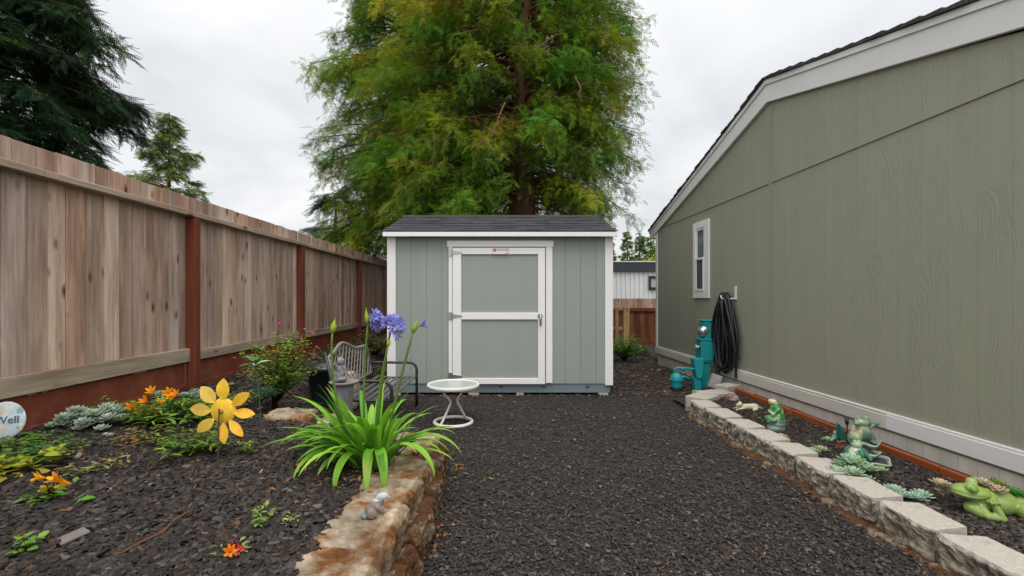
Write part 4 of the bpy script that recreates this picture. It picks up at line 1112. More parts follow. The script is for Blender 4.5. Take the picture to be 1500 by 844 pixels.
bush('ground_cover_plant', 'low weed with rusty leaves between the succulents and the lily shoots', 'plant', b, 18, 8, .09, .20, .045, [(.26, .13, .05), (.16, .22, .04), (.28, .24, .07)], 46, up=.35, stemcol=(.3, .2, .1))
b = BED(382, 590)
bush('herb_bush', 'soft blue green feathery herb at the left foot of the rose bush', 'plant', b, 46, 26, .22, .20, .03, [(.05, .15, .065), (.07, .19, .08), (.045, .11, .05)], 47, tpl=(LVn, LFn))
b = BED(350, 592)
bush('ground_cover_plant', 'yellow green tuft against the fence behind the yellow tin flower', 'plant', b, 26, 9, .10, .22, .045, [(.24, .27, .05), (.14, .2, .03), (.30, .26, .08)], 48, tpl=leaf_tpl(.2, .03, .2))
b = BED(215, 616)
bush('ground_cover_plant', 'yellow green leafy weed directly under the orange lily blooms', 'plant', b, 26, 10, .15, .20, .06, YG + [(.20, .32, .04)], 56, tpl=leaf_tpl(.3, .05, .2))
b = BED(300, 620)
bush('ground_cover_plant', 'bright leafy stems between the orange lilies and the yellow tin flower', 'plant', b, 26, 11, .19, .17, .075, [(.16, .33, .03), (.22, .38, .05), (.11, .24, .03)], 57, tpl=leaf_tpl(.26, .05, .25))
# rose bush
b = BED(404, 592)
rb = bush('rose_bush', 'leggy pink flowering rose bush growing before the red fence post', 'rose bush', b, 70, 52, .74, .34, .040, [(.17, .30, .035), (.24, .38, .05), (.13, .24, .03), (.30, .38, .06), (.28, .19, .06)], 49, stemcol=(.20, .085, .04), shape=.7, lean=(.06, 0))
mb = MB(); q = random.Random(8); mb.c = (.17, .075, .045)
for k in range(4): mb.tube([b + Vector((q.uniform(-.03, .03), 0, -.05)), b + Vector((q.uniform(-.05, .05), 0, .15)), b + Vector((q.uniform(-.12, .16), q.uniform(-.08, .08), .34))], [.014, .011, .007], 7)
mb.build('trunk', M['limb'], rb)
def rose(parent, x, y, D, s_, col, seed):
    r_ = random.Random(seed); c = P(x, y, D); st = Stamps()
    lv, lf = leaf_tpl(.9, .12, -.25)
    for k in range(14):
        a = k * 2.4; e = .2 + .07 * k
        st.add(*stamp(lv, lf, [tuple(c)], [(math.cos(a), math.sin(a), e - .3)], [(0, 0, 1)], [s_ * (1 - .03 * k)], [jit(col, .15, r_)]))
    link('rose_bloom', st.mesh('rose_bloom', True), M['petal'], parent)
for k, (x, y, s_) in enumerate(((411, 475, .03), (407, 477, .026), (415, 474, .024), (458, 488, .028), (464, 509, .02), (462, 520, .016))): rose(rb, x, y, b.y - .05, s_, (.72, .13, .22), k)
for k, (x, y, s_) in enumerate(((399, 507, .022), (401, 515, .026), (434, 526, .018))): rose(rb, x, y, b.y - .15, s_, (.75, .38, .04), 20 + k)
# shrub at the far end of the fence and more bank plants
for (x, y, D, lb, sd_, hh, rd) in ((550, 517, 8.2, 'olive green shrub beside the shed at the far end of the fence', 50, .55, .42), (507, 524, 7.0, 'low brownish weed along the fence behind the bench', 51, .25, .45), (562, 540, 6.9, 'small green weed at the left rear corner of the bench', 52, .3, .25)):
    p = P(x, y, D); p.z = ground_left(p.x, p.y)
    bush('shrub', lb, 'shrub', p, 50, 24, hh, rd, .05, [(.12, .15, .03), (.17, .18, .04), (.08, .11, .025), (.2, .13, .05)], sd_)
p = G(918, 531, 0)
bush('shrub', 'bright green weedy shrub growing beside the right rear of the shed', 'shrub', p + Vector((-.02, .12, 0)), 70, 34, .62, .40, .07, [(.09, .24, .03), (.13, .32, .035), (.06, .16, .025), (.20, .36, .05)], 53, tpl=leaf_tpl(.3, .05, .25))
p = G(940, 521, 0)
bush('shrub', 'small bright green weed right of the weedy shrub in the passage', 'shrub', p, 24, 18, .26, .20, .06, [(.12, .30, .035), (.08, .2, .03)], 54, tpl=leaf_tpl(.3, .05, .25))
p = G(972, 541, 0)
bush('grass_tuft', 'tiny grass tuft at the far foot of the house skirting', 'grass tuft', p, 14, 8, .08, .14, .05, [(.10, .24, .04)], 55, tpl=leaf_tpl(.2, .05, .25))
# pale succulent carpet
def rosette(mb, c, r, n, cols, r_, tilt=.0, hi=1.0, thick=.28):
    c = Vector(c)
    for k in range(n):
        t = k / max(1, n - 1); a = k * 2.39996 + r_.uniform(-.1, .1); el = lerp(1.25, .12, t ** .8) * hi; l = r * lerp(.55, 1.0, t)
        d = Vector((math.cos(a) * math.cos(el), math.sin(a) * math.cos(el), math.sin(el))); s_ = Vector((-math.sin(a), math.cos(a), 0)); nrm = d.cross(s_) * -1
        if nrm.z < 0: nrm = -nrm
        col = jit(r_.choice(cols), .14, r_)
        pts = ((0, .10), (.35, .20), (.7, .24), (.9, .14), (1.0, .015))
        i0 = len(mb.v)
        for (tt, ww) in pts:
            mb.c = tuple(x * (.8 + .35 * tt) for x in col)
            cc = c + d * l * tt + nrm * l * .10 * tt * tt
            mb.vert(cc + s_ * l * ww + nrm * l * .02); mb.vert(cc - s_ * l * ww + nrm * l * .02); mb.vert(cc - nrm * l * ww * thick * 1.6)
        for j in range(len(pts) - 1):
            A = i0 + j * 3; B = A + 3
            mb.f += [(A, A + 1, B + 1, B), (A + 1, A + 2, B + 2, B + 1), (A + 2, A, B, B + 2)]
def succ(name, label, base, ros, cols, seed, cat='succulent', group=None):
    r_ = random.Random(seed); base = Vector(base); t = thing(name, label, cat, base, group=group)
    for (dx, dy, dz, r, n) in ros:
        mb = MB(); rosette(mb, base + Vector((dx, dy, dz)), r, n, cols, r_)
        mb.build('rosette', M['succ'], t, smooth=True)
    return t
PALE = [(.30, .40, .31), (.36, .45, .36), (.27, .36, .27), (.40, .46, .34)]
b = BED(124, 628); r_ = random.Random(61)
succ('succulent_clump', 'sprawling pale grey green succulent clump below the red kickboard', b, [(dx_, r_.uniform(-.10, .12), max(.0, .15 - abs(dx_) * .55) * r_.uniform(.1, 1), r_.uniform(.05, .085), 20) for dx_ in [r_.uniform(-.19, .19) for _ in range(30)]], PALE, 61)
b = BED(161, 612)
succ('succulent_clump', 'bluish needle leaved succulent right of the sprawling pale clump', b, [(r_.uniform(-.09, .09), r_.uniform(-.08, .08), .02, .06, 26) for _ in range(8)], [(.30, .40, .38), (.25, .35, .32)], 62)
b = BED(157, 641)
succ('succulent_clump', 'tiny silver succulent in front of the sprawling pale clump', b, [(r_.uniform(-.04, .04), r_.uniform(-.03, .03), .01, .03, 16) for _ in range(4)], [(.38, .44, .40)], 63)
for k, (x, y, lb, n) in enumerate(((238, 579, 'blue grey succulent peeking out behind the orange lilies', 5), (281, 577, 'blue grey succulent at the foot of the nearest red fence post', 7), (297, 580, 'blue grey succulent just left of the top petal of the yellow tin flower', 4))):
    b = BED(x, y + 6); succ('succulent_clump', lb, b, [(r_.uniform(-.07, .07), r_.uniform(-.06, .06), r_.uniform(.01, .05), .06, 22) for _ in range(n)], [(.25, .34, .30), (.32, .40, .36)], 64 + k)
# twig on the mulch
t0, t1, t2 = BED(172, 818), BED(236, 788), BED(272, 759)
mb = MB(); mb.c = (1.3, .85, .6); mb.tube([t0 + Vector((0, 0, .012)), lerp(t0, t1, .5) + Vector((0, 0, .02)), t1 + Vector((0, .01, .018)), lerp(t1, t2, .6) + Vector((-.01, 0, .02)), t2 + Vector((0, 0, .022))], [.0035, .005, .005, .006, .005], 6)
tag(mb.build('twig', M['limb']), 'long thin brown twig lying on the left bed mulch', 'twig')
mb = MB(); mb.c = (.9, .85, .8)
mb.box(-.028, .028, -.045, .045, 0, .012); o = tag(mb.build('wood_chip', mat('grey chip', (.16, .14, .125), .9, .2, 20, attr=False), bevel=.004), 'large grey wood chip on the mulch left of the fallen twig', 'wood chip'); pz = BED(107, 792); o.location = pz + Vector((0, 0, .012)); o.rotation_euler = (.1, .1, R(-25))
# scattered litter: dry rust and yellow leaves
r_ = np.random.default_rng(5)
def litter(name, pts, cols, size, seed):
    g = np.random.default_rng(seed); n = len(pts); a = g.uniform(0, 6.28, n)
    lv, lf = leaf_tpl(.45, .08, .2)
    V, F, T = stamp(lv, lf, pts, np.c_[np.cos(a), np.sin(a), g.normal(0, .25, n)], np.c_[g.normal(0, .4, n), g.normal(0, .4, n), np.ones(n)], size * g.uniform(.5, 1.3, n), np.array(cols)[g.integers(0, len(cols), n)])
    kind(link(name, np_mesh(name, V, F, T), M['petal']), 'stuff')
pts = []
for _ in range(150):
    x = r_.uniform(-2.95, -.75); y = r_.uniform(1.6, 3.6)
    if bed_sdf(x, y) < -.1 and (r_.random() < .12 or (y > 2.5 and x < -1.3)): pts.append((x, y, ground_left(x, y) + .022))
for _ in range(26):
    x = r_.uniform(-.3, 2.0); y = 1.9 + 4 * r_.random() ** 1.5; pts.append((x, y, .022))
for _ in range(70):
    x = -.80 + r_.normal(0, .22); y = 2.55 + r_.normal(0, .16)
    if x < -.5: pts.append((x, y, ground_left(x, y) + .03))
for _ in range(60):
    x = r_.uniform(2.3, 2.9); y = r_.uniform(1.9, 5.4)
    if r_.random() < .35: pts.append((x, y, RZ + .02))
for _ in range(120):
    x = r_.uniform(1.6, 3.0); y = r_.uniform(6.6, 12); pts.append((x, y, .025))
for _ in range(25):
    y = 1.9 + 3.6 * r_.random() ** 1.3; pts.append((2.03 - abs(r_.normal(0, .05)) + max(0, y - 4.95) * .4, y, .026))
for _ in range(45):
    pts.append((-.365 + abs(r_.normal(0, .05)), 1.7 + 1.9 * r_.random(), .02))
litter('leaf_litter', pts, [(.34, .15, .05), (.26, .10, .04), (.36, .24, .11), (.40, .24, .06), (.22, .12, .07)], .042, 6)

# ================================================================== right bed
SUC = [(.27, .42, .22), (.33, .48, .25), (.22, .36, .20), (.38, .50, .28)]
SUB = [(.30, .42, .33), (.36, .48, .38), (.26, .38, .28)]
r_ = random.Random(70)
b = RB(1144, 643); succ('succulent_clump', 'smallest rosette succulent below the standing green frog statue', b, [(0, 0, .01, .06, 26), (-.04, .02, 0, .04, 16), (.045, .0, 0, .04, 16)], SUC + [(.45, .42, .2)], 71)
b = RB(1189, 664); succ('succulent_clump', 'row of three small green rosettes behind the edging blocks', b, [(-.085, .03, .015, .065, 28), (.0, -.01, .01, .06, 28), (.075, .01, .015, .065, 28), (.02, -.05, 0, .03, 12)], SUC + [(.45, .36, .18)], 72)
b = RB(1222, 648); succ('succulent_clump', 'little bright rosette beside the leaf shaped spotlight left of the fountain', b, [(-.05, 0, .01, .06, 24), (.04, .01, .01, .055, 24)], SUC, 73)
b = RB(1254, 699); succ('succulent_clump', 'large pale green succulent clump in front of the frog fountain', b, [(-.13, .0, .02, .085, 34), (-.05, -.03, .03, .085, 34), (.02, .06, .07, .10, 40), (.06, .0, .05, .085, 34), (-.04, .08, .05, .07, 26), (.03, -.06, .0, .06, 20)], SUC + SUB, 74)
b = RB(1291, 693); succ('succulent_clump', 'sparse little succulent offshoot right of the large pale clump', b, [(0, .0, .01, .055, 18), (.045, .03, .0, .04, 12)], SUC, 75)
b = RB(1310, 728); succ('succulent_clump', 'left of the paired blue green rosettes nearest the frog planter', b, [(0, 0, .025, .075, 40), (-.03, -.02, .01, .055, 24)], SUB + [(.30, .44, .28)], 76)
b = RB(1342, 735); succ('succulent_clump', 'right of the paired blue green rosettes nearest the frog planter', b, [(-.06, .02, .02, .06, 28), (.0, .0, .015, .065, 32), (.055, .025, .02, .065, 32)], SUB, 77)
# brown rock and cream animal
p = RB(1073, 588); me = rockbox((.15, .11, .10), 80, .02, 7, 9, .3); me.polygons.foreach_set('use_smooth', [True] * len(me.polygons))
tag(link('garden_rock', me, mat('rusty rock', (.24, .13, .09), .9, .4, 22, .5, 60, attr=False, col2=(.42, .36, .31), c2lo=.5, c2hi=.6, c2scale=9), None, p + Vector((0, .02, .035))), 'rusty brown rock on the mulch near the far end of the right bed', 'rock')
p = RB(1097, 602)
def ctint(c_, n): k = 1 + .2 * mnoise.noise(c_ * 30); return (.60 * k, .52 * k, .36 * k)
tag(blob('animal_figurine', [('c', (-.05, 0, .035), (.06, 0, .035), .028, .034), ('e', (.065, 0, .034), (.045, .036, .034)), ('e', (-.085, -.005, .058), (.030, .024, .024)), ('c', (-.06, 0, .04), (-.085, 0, .056), .022, .02), ('c', (-.10, -.004, .055), (-.118, -.006, .05), .012, .008), ('c', (-.078, -.012, .075), (-.076, -.014, .092), .008, .004), ('c', (-.078, .012, .075), (-.076, .014, .092), .008, .004),
    ('c', (-.05, -.022, .025), (-.13, -.03, .010), .014, .010), ('c', (-.05, .022, .025), (-.12, .035, .010), .014, .010), ('c', (.07, -.03, .02), (.03, -.05, .010), .018, .011), ('c', (.10, .0, .03), (.16, .02, .012), .012, .006), ('c', (.08, .03, .02), (.10, .06, .010), .016, .010)], .004, M['glazem'], tintf=ctint, Mx=placed((p.x, p.y + .02, RZ + .002), 0, 1.05)),
    'small cream animal figurine lying stretched out on the right bed mulch', 'figurine')
# standing frog statue
p = RB(1141, 634); sfp = Vector((p.x, p.y + .04, RZ))
def ftint(c_, n):
    k = mnoise.noise(c_ * 14)
    if c_.z < .105: g = .22 + .12 * k; return (g * .75, g * 1.05, g * .9)
    if c_.z > .275 and c_.x < -.0: return (.50, .46, .30)
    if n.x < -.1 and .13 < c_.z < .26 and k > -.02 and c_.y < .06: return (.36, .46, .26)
    return (.06 + .05 * k, .24 + .10 * k, .055) if k < .22 else (.25, .42, .20)
tag(blob('frog_statue', [('e', (.0, 0, .03), (.085, .075, .05)), ('e', (.01, 0, .075), (.074, .066, .05)), ('c', (.02, 0, .11), (.008, 0, .20), .066, .058), ('c', (.008, 0, .20), (-.012, 0, .27), .056, .042), ('e', (-.03, 0, .288), (.045, .042, .030), (0, 22, 0)), ('e', (-.015, -.025, .306), (.014, .012, .014)), ('e', (-.015, .025, .306), (.014, .012, .014)),
    ('c', (.0, -.05, .225), (-.045, -.055, .18), .022, .017), ('c', (-.045, -.055, .18), (-.07, -.02, .205), .016, .013), ('c', (.0, .05, .225), (-.05, .045, .19), .022, .016), ('e', (-.055, -.03, .125), (.042, .034, .028)), ('e', (-.055, .03, .125), (.042, .034, .028)), ('c', (-.03, -.055, .12), (-.085, -.045, .105), .022, .014)], .005, M['glaze'], tintf=ftint, Mx=placed(sfp, -12, .90)),
    'green glazed frog statue standing on a grey rock base', 'frog statue')
# frog fountain: two frogs on stepped lily pads
b = RB(1268, 684); b = Vector((b.x + .02, b.y + .07, RZ))
ft = thing('frog_fountain', 'green frog fountain with two frogs on stepped lily pads', 'fountain', b)
def pad(cx, cy, z, rad, seed, rx=1.0):
    mb = MB(); q = random.Random(seed); n = 40; rings = []
    for (rr_, dz, col) in ((0, .002, (.055, .06, .07)), (.55, .0, (.055, .06, .07)), (.82, .004, (.05, .055, .065)), (.92, .014, (.25, .36, .26)), (1.0, .020, (.48, .50, .36)), (1.0, .008, (.30, .40, .28)), (.8, -.016, (.10, .22, .16)), (0, -.02, (.08, .2, .14))):
        ring = []
        for j in range(n):
            a = 2 * PI * j / n; w_ = 1 + .07 * math.sin(5 * a + seed) ; mb.c = col
            ring.append(mb.vert(b + Vector((cx + rad * rx * rr_ * w_ * math.cos(a), cy + rad * rr_ * w_ * math.sin(a), z + dz + .008 * math.sin(3 * a + seed) * rr_))))
        rings.append(ring)
    for A, B in zip(rings, rings[1:]):
        for j in range(n): mb.f.append((A[j], A[(j + 1) % n], B[(j + 1) % n], B[j]))
    return mb.build('lily_pad', M['glaze'], ft, smooth=True)
pad(.03, -.02, .022, .12, 1, 1.25); pad(.07, .02, .065, .07, 4, 1.05); pad(.13, .13, .105, .095, 3)
blob('rock_core', [('c', (.06, .05, .0), (.12, .13, .08), .05, .06), ('c', (.04, .03, .02), (.06, .05, .06), .05, .04)], .008, M['glaze'], ft, tintf=lambda c_, n: (.035, .055, .055), Mx=placed(b))
def ftint2(c_, n):
    k = mnoise.noise(c_ * 12)
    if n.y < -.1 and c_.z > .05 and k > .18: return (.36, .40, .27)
    a = math.atan2(c_.y, c_.x); s_ = math.sin(a * 9)
    return (.025, .15, .095) if s_ > .1 else (.10, .25, .17)
def ftint3(c_, n):
    k = mnoise.noise(c_ * 12)
    if c_.x < -.05 and .08 < c_.z < .15: return (.50, .44, .26)
    return (.12 + .06 * k, .22 + .10 * k, .13) if k < .2 else (.26, .32, .20)
blob('small_frog', [('e', (0, 0, .065), (.075, .07, .062)), ('e', (.0, -.012, .135), (.046, .042, .034)), ('e', (-.022, -.018, .163), (.015, .015, .015)), ('e', (.022, -.018, .163), (.015, .015, .015)), ('e', (-.06, -.02, .045), (.035, .045, .04)), ('e', (.06, -.02, .045), (.035, .045, .04)), ('c', (-.04, -.05, .08), (-.03, -.075, .02), .016, .013), ('c', (.04, -.05, .08), (.05, -.085, .03), .016, .013), ('c', (.05, -.085, .03), (.085, -.06, .04), .013, .010), ('e', (-.03, -.085, .012), (.03, .025, .012))], .005, M['glaze'], ft, tintf=ftint2, Mx=placed(b + Vector((-.065, -.03, .03)), 10, .88))
blob('large_frog', [('e', (0, 0, .09), (.085, .075, .085)), ('e', (0, -.01, .178), (.072, .055, .040)), ('e', (-.035, -.012, .214), (.020, .020, .020)), ('e', (.035, -.012, .214), (.020, .020, .020)), ('c', (-.065, -.03, .14), (-.095, -.05, .175), .020, .015), ('c', (.065, -.03, .14), (.10, -.045, .165), .020, .015), ('e', (-.098, -.052, .18), (.026, .018, .018)), ('e', (.105, -.048, .168), (.026, .018, .018)), ('e', (-.07, .0, .045), (.045, .06, .045)), ('e', (.07, .0, .045), (.045, .06, .045)), ('e', (-.06, -.07, .012), (.03, .035, .012)), ('e', (.06, -.07, .012), (.03, .035, .012))], .005, M['glaze'], ft, tintf=ftint3, Mx=placed(b + Vector((.115, .14, .110)), 8, .84))
# leaf spotlight and small solar stake
p = RB(1240, 655); p.z = RZ
sl_ = thing('leaf_ornament', 'dark green leaf shaped ornament with a small pale frog left of the fountain', 'garden ornament', p)
mb = MB(); mb.c = (.02, .13, .10); a = p + Vector((.02, .05, .02)); t = P(1226, 620, p.y + .05)
d = t - a; s_ = Vector((.8, 0, .5)).normalized()
Lp = [a + d * k / 8 + s_ * .034 * math.sin(PI * min(1, k / 8 * .9 + .1)) ** .7 for k in range(9)]; Rp = [a + d * k / 8 - s_ * .034 * math.sin(PI * min(1, k / 8 * .9 + .1)) ** .7 for k in range(9)]; Mp = [a + d * k / 8 + Vector((0, .015, 0)) for k in range(9)]
mb.strip(Lp, Rp, Mp); o = mb.build('leaf_blade', M['glaze'], sl_, smooth=True); o.modifiers.new('t', 'SOLIDIFY').thickness = .006
blob('small_frog', [('e', (0, 0, .03), (.03, .028, .03)), ('e', (0, -.005, .068), (.024, .022, .02)), ('e', (-.012, -.01, .088), (.008, .008, .008)), ('e', (.012, -.01, .088), (.008, .008, .008)), ('c', (.03, -.01, .02), (.05, -.02, .01), .014, .01), ('c', (-.03, -.01, .02), (-.05, -.02, .01), .014, .01)], .004, M['glaze'], sl_, tintf=lambda c_, n: (.35, .42, .27) if c_.z > .05 else (.14, .3, .18), Mx=placed((p.x - .02, p.y + .09, RZ + .02), 0, 1.0))
p = RB(1250, 655)
so_ = thing('stake_light', 'thin stake with a small black head beside the frog fountain', 'garden light', p)
mb = MB(); t = P(1241, 622, p.y + .06); mb.tube([p + Vector((0, .06, 0)), t], .006, 6); mb.build('stake', mat('dark green stake', (.03, .06, .05), .5, .1, 9, attr=False), so_)
mb = MB(); mb.tube([t, t + Vector((-.006, 0, .05))], [.012, .014], 8); mb.build('head', M['black'], so_, smooth=True)
p = RB(1238, 662)
tag(link('garden_rock', rockbox((.09, .05, .10), 86, .015, 6, 12, .25), mat('brown shard', (.22, .10, .06), .8, .5, 25, .4, 60, attr=False), None, p + Vector((0, .05, .03))), 'reddish brown shard leaning below the leaf shaped ornament', 'rock')
# frog planter: frog lying with its chin on its hand
p = RB(1462, 763); p = Vector((p.x, p.y + .06, RZ - .004))
fp2 = thing('frog_planter', 'glossy lime green frog planter lying with chin on hand', 'planter', p)
LIME = (.25, .355, .085)
def ltint(c_, n): k = 1 + .12 * mnoise.noise(c_ * 18); return tuple(x * k for x in LIME)
blob('frog', [('e', (.07, .03, .068), (.105, .075, .068), (0, 6, 0)), ('e', (.0, .02, .085), (.065, .06, .06)), ('e', (-.075, .0, .128), (.082, .060, .036), (0, 4, -8)), ('e', (-.085, -.004, .112), (.076, .056, .018), (0, 4, -8)), ('e', (-.100, -.036, .158), (.026, .022, .022)), ('e', (-.040, .036, .164), (.026, .024, .024)),
    ('c', (-.045, -.01, .10), (-.03, .0, .06), .04, .045),
    ('c', (-.055, -.03, .060), (-.045, -.055, .026), .026, .024), ('c', (-.045, -.055, .026), (.015, -.070, .018), .023, .021), ('c', (.015, -.070, .018), (-.012, -.058, .085), .021, .016),
    ('c', (-.09, -.02, .05), (-.03, -.05, .014), .030, .026), ('e', (-.012, -.056, .094), (.026, .016, .012)),
    ('e', (.155, .0, .055), (.052, .045, .050)), ('c', (.15, -.045, .05), (.235, -.055, .030), .045, .034), ('c', (.235, -.055, .030), (.27, -.05, .02), .032, .022), ('c', (.15, .07, .05), (.22, .08, .03), .04, .03)], .0045, M['glaze'], fp2, tintf=ltint, smooth_it=3, Mx=placed(p, -6, 1.04))
for k in range(4):
    mb = MB(); mb.c = (.24, .38, .09); o_ = Matrix(placed(p, -6, 1.04)); x = -.034 + k * .013
    mb.tube([o_ @ Vector((x, -.066, .088)), o_ @ Vector((x - .003, -.074, .098)), o_ @ Vector((x - .003, -.066, .108))], [.0066, .0064, .005], 8); mb.build('finger', M['glaze'], fp2, smooth=True)
mb = MB(); mb.c = (.05, .08, .02); o_ = Matrix(placed(p, -6, 1.04))
mb.tube([o_ @ (Vector((-.078, -.003, .117)) + Vector((math.cos(R(a)) * .0815, math.sin(R(a)) * .0605, .004 * math.cos(R(a * 2))))) for a in range(165, 345, 12)], .0022, 5); mb.build('mouth_line', M['glaze'], fp2)
mb = MB(); mb.c = (.16, .28, .05)
mb.lathe([(.020, 0), (.019, .006), (.012, .011), (.0, .012)], 14, o_ @ Vector((-.103, -.055, .158)), cap=False, M=Matrix.Rotation(R(78), 4, 'X')); mb.build('eyelid', M['glaze'], fp2, smooth=True)
q = random.Random(90)
for (dx, dy, dz, r, cols, lb) in ((-.085, .17, .10, .06, [(.55, .42, .27), (.48, .34, .20), (.42, .42, .26)], 'peach tinted rosette succulent behind the head of the frog planter'), (.02, .05, .155, .06, [(.48, .34, .20), (.52, .40, .28), (.33, .36, .2)], 'peach tinted rosette on the shoulder of the frog planter'), (.06, .0, .135, .06, [(.46, .32, .22), (.36, .22, .16), (.5, .42, .3)], 'brownish pink rosette on the side of the frog planter')):
    succ('succulent_clump', lb, p + Vector((dx, dy, dz - RZ * 0)), [(0, 0, 0, r, 30), (.03, .01, -.02, r * .6, 16), (-.02, -.01, -.03, r * .5, 14)], cols, int(r * 1000 + dx * 100))
bush('moss_tuft', 'upper bright green tuft growing out of the frog planter back', 'plant', p + Vector((.115, .05, .12)), 26, 14, .05, .05, .02, [(.06, .25, .03), (.10, .33, .05)], 91)
bush('moss_tuft', 'lower bright green tuft at the rear of the frog planter', 'plant', p + Vector((.175, .02, .10)), 26, 14, .05, .05, .02, [(.05, .24, .05), (.08, .30, .07)], 92)
ob = bush('flowering_succulent', 'orange red flower sprigs rising behind the frog planter', 'plant', p + Vector((.13, .12, .11)), 14, 8, .06, .06, .025, [(.35, .36, .08), (.45, .28, .08)], 93)
flowers(ob, [(1462, 706), (1470, 709), (1458, 715), (1470, 714), (1466, 712), (1489, 720), (1486, 729), (1494, 722)], p.y + .10, .018, 9, [(.80, .09, .02), (.80, .16, .02)])

# ================================================================== utilities on the house wall
UY = 6.5
def U(x, y, off=0.0): return P(x, y, UY + off)
ux = lambda x: (x - VX) * UY / FPX
uz = lambda y: CAMH - (y - VY) * UY / FPX
mt_ = thing('meter_pedestal', 'teal painted electric meter pedestal standing against the house wall', 'meter box', (ux(1038), UY, 0))
mb = MB(); mb.box(ux(1032), ux(1052), UY + .0, UY + .18, uz(498), uz(471)); mb.box(ux(1031), ux(1053), UY - .008, UY + .188, uz(471), uz(469)); mb.build('meter_head', M['teal'], mt_, bevel=.008)
mb = MB(); mb.box(ux(1026), ux(1047), UY - .02, UY + .17, uz(531), uz(499)); mb.box(ux(1028), ux(1045), UY - .03, UY - .0205, uz(528), uz(502)); mb.box(ux(1025), ux(1048), UY - .026, UY + .172, uz(499), uz(496.5)); mb.build('breaker_box', M['teal'], mt_, bevel=.006)
mb = MB(); mb.box(ux(1028), ux(1041), UY, UY + .14, -.03, uz(531.5)); mb.build('post', M['teal'], mt_, bevel=.006)
cM = U(1032, 484, .06)
mb = MB(); mb.lathe([(.075, 0), (.075, .03), (.068, .036), (.062, .085), (.05, .10), (.0, .104)], 28, cM, cap=False, M=Matrix.Rotation(R(-115), 4, 'Y') @ Matrix.Rotation(R(28), 4, 'X')); mb.build('meter_glass', mat('meter dome', (.5, .52, .5), .15, .3, 30, metal=.7, attr=False), mt_, smooth=True)
mb = MB(); mb.tube([U(1027, 507), U(1019, 510)], .02, 8); mb.tube([U(1020, 505), U(1019, 514)], .012, 8); mb.build('padlock', M['steel'], mt_, smooth=True)
mb = MB(); mb.tube([U(1042, 545), U(1046, 552), U(1050, 556)], .03, 8); mb.build('conduit', M['black'], mt_, smooth=True)
# funnel shaped valve cover
vc = thing('valve_cover', 'teal funnel shaped utility riser left of the meter pedestal', 'utility riser', (ux(1017), UY - .1, 0))
mb = MB(); mb.prism([(ux(1009.5), uz(523.5)), (ux(1025), uz(523.5)), (ux(1021.5), uz(552)), (ux(1014), uz(552))], 'y', UY - .16, UY - .02); mb.build('hopper', M['teal'], vc, bevel=.008)
mb = MB(); mb.box(ux(1012), ux(1021.5), UY - .14, UY - .04, -.03, uz(552.5)); mb.build('riser', M['teal'], vc, bevel=.006)
# gas meter with its pipes
gm = thing('gas_meter', 'teal painted gas meter with pipes beside the house', 'gas meter', (ux(990), UY - .1, 0))
g0 = U(991, 558, -.12)
blob('meter_body', [('c', tuple(g0 + Vector((0, 0, .03))), tuple(g0 + Vector((0, 0, -.06))), .088, .080), ('e', tuple(g0 + Vector((0, 0, .06))), (.07, .07, .06))], .008, M['teal'], gm)
mb = MB(); mb.lathe([(.098, -.010), (.098, .010)], 24, g0 + Vector((0, 0, .02))); mb.build('flange', M['teal'], gm, smooth=False)
mb = MB(); mb.tube([g0 + Vector((-.03, 0, .08)), U(988, 541, -.12), U(992, 539, -.12), U(1026, 541, -.12), U(1028, 545, -.10)], .016, 8); mb.tube([g0 + Vector((.03, 0, .04)), U(1002, 552, -.12), U(1011, 556, -.1)], .022, 8)
mb.tube([U(1025, 535, -.1), U(1025, 575, -.1)], .013, 8); mb.tube([U(1026, 535, -.12), U(1030, 530, -.1)], .02, 8); mb.build('pipe', M['teal'], gm, smooth=True)
for (x, y) in ((1000, 541), (1012, 541), (1025, 548), (1025, 560)):
    mb = MB(); c_ = U(x, y, -.12 if y < 545 else -.1); mb.tube([c_ + Vector((-.018, 0, 0)), c_ + Vector((.018, 0, 0))] if y < 545 else [c_ + Vector((0, 0, -.018)), c_ + Vector((0, 0, .018))], .021, 8); mb.build('coupling', M['teal'], gm)
# small grey box
gb = thing('junction_box', 'small tilted grey metal box behind the far edging block', 'junction box', U(1047, 560, -.35))
mb = MB(); Mg = Matrix.Translation(U(1047, 559, -.30)) @ Matrix.Rotation(R(20), 4, 'Y') @ Matrix.Rotation(R(-15), 4, 'Z'); mb.box(-.07, .07, -.05, .05, -.10, .10, Mg); mb.build('case', mat('grey cast box', (.26, .255, .24), .6, .2, 12, attr=False), gb, bevel=.008)
mb = MB(); mb.box(-.062, .062, -.058, -.0505, -.09, .09, Mg); mb.build('lid', mat('grey lid', (.33, .32, .30), .5, .15, 12, attr=False), gb, bevel=.004)
# coiled black hose
hs = thing('garden_hose', 'black rubber hose coiled in long loops on a wall hook', 'hose', (2.98, 6.25, .8))
q = random.Random(13)
def wallx(y): return 3.17 - math.tan(HA) * (y - 5.38)
hk_y = 6.24; hk = Vector((wallx(hk_y) - .09, hk_y, 1.27))
mb = MB()
for k in range(27):
    w_ = q.uniform(.09, .30); hh = q.uniform(.82, 1.06); cy = hk_y + q.uniform(-.05, .05); tw = q.uniform(-.10, .16); top_ = 1.33 + q.uniform(-.05, .05); pts = []
    dx = q.uniform(.03, .15)
    for j in range(36):
        a = 2 * PI * j / 36; u = math.sin(a) * w_ * (1 - .30 * math.cos(a) * .9 + .10 * math.sin(2 * a)) ; z = top_ - hh / 2 + math.cos(a) * hh / 2
        y = cy + u * .9 + tw * (top_ - z) * .8
        pts.append((wallx(y) - dx - .03 * math.cos(a * 2 + k) * .5, y, z))
    g = q.uniform(.55, 1.1); mb.c = (g, g, g * 1.02)
    mb.tube(pts, .0165, 8, closed=True)
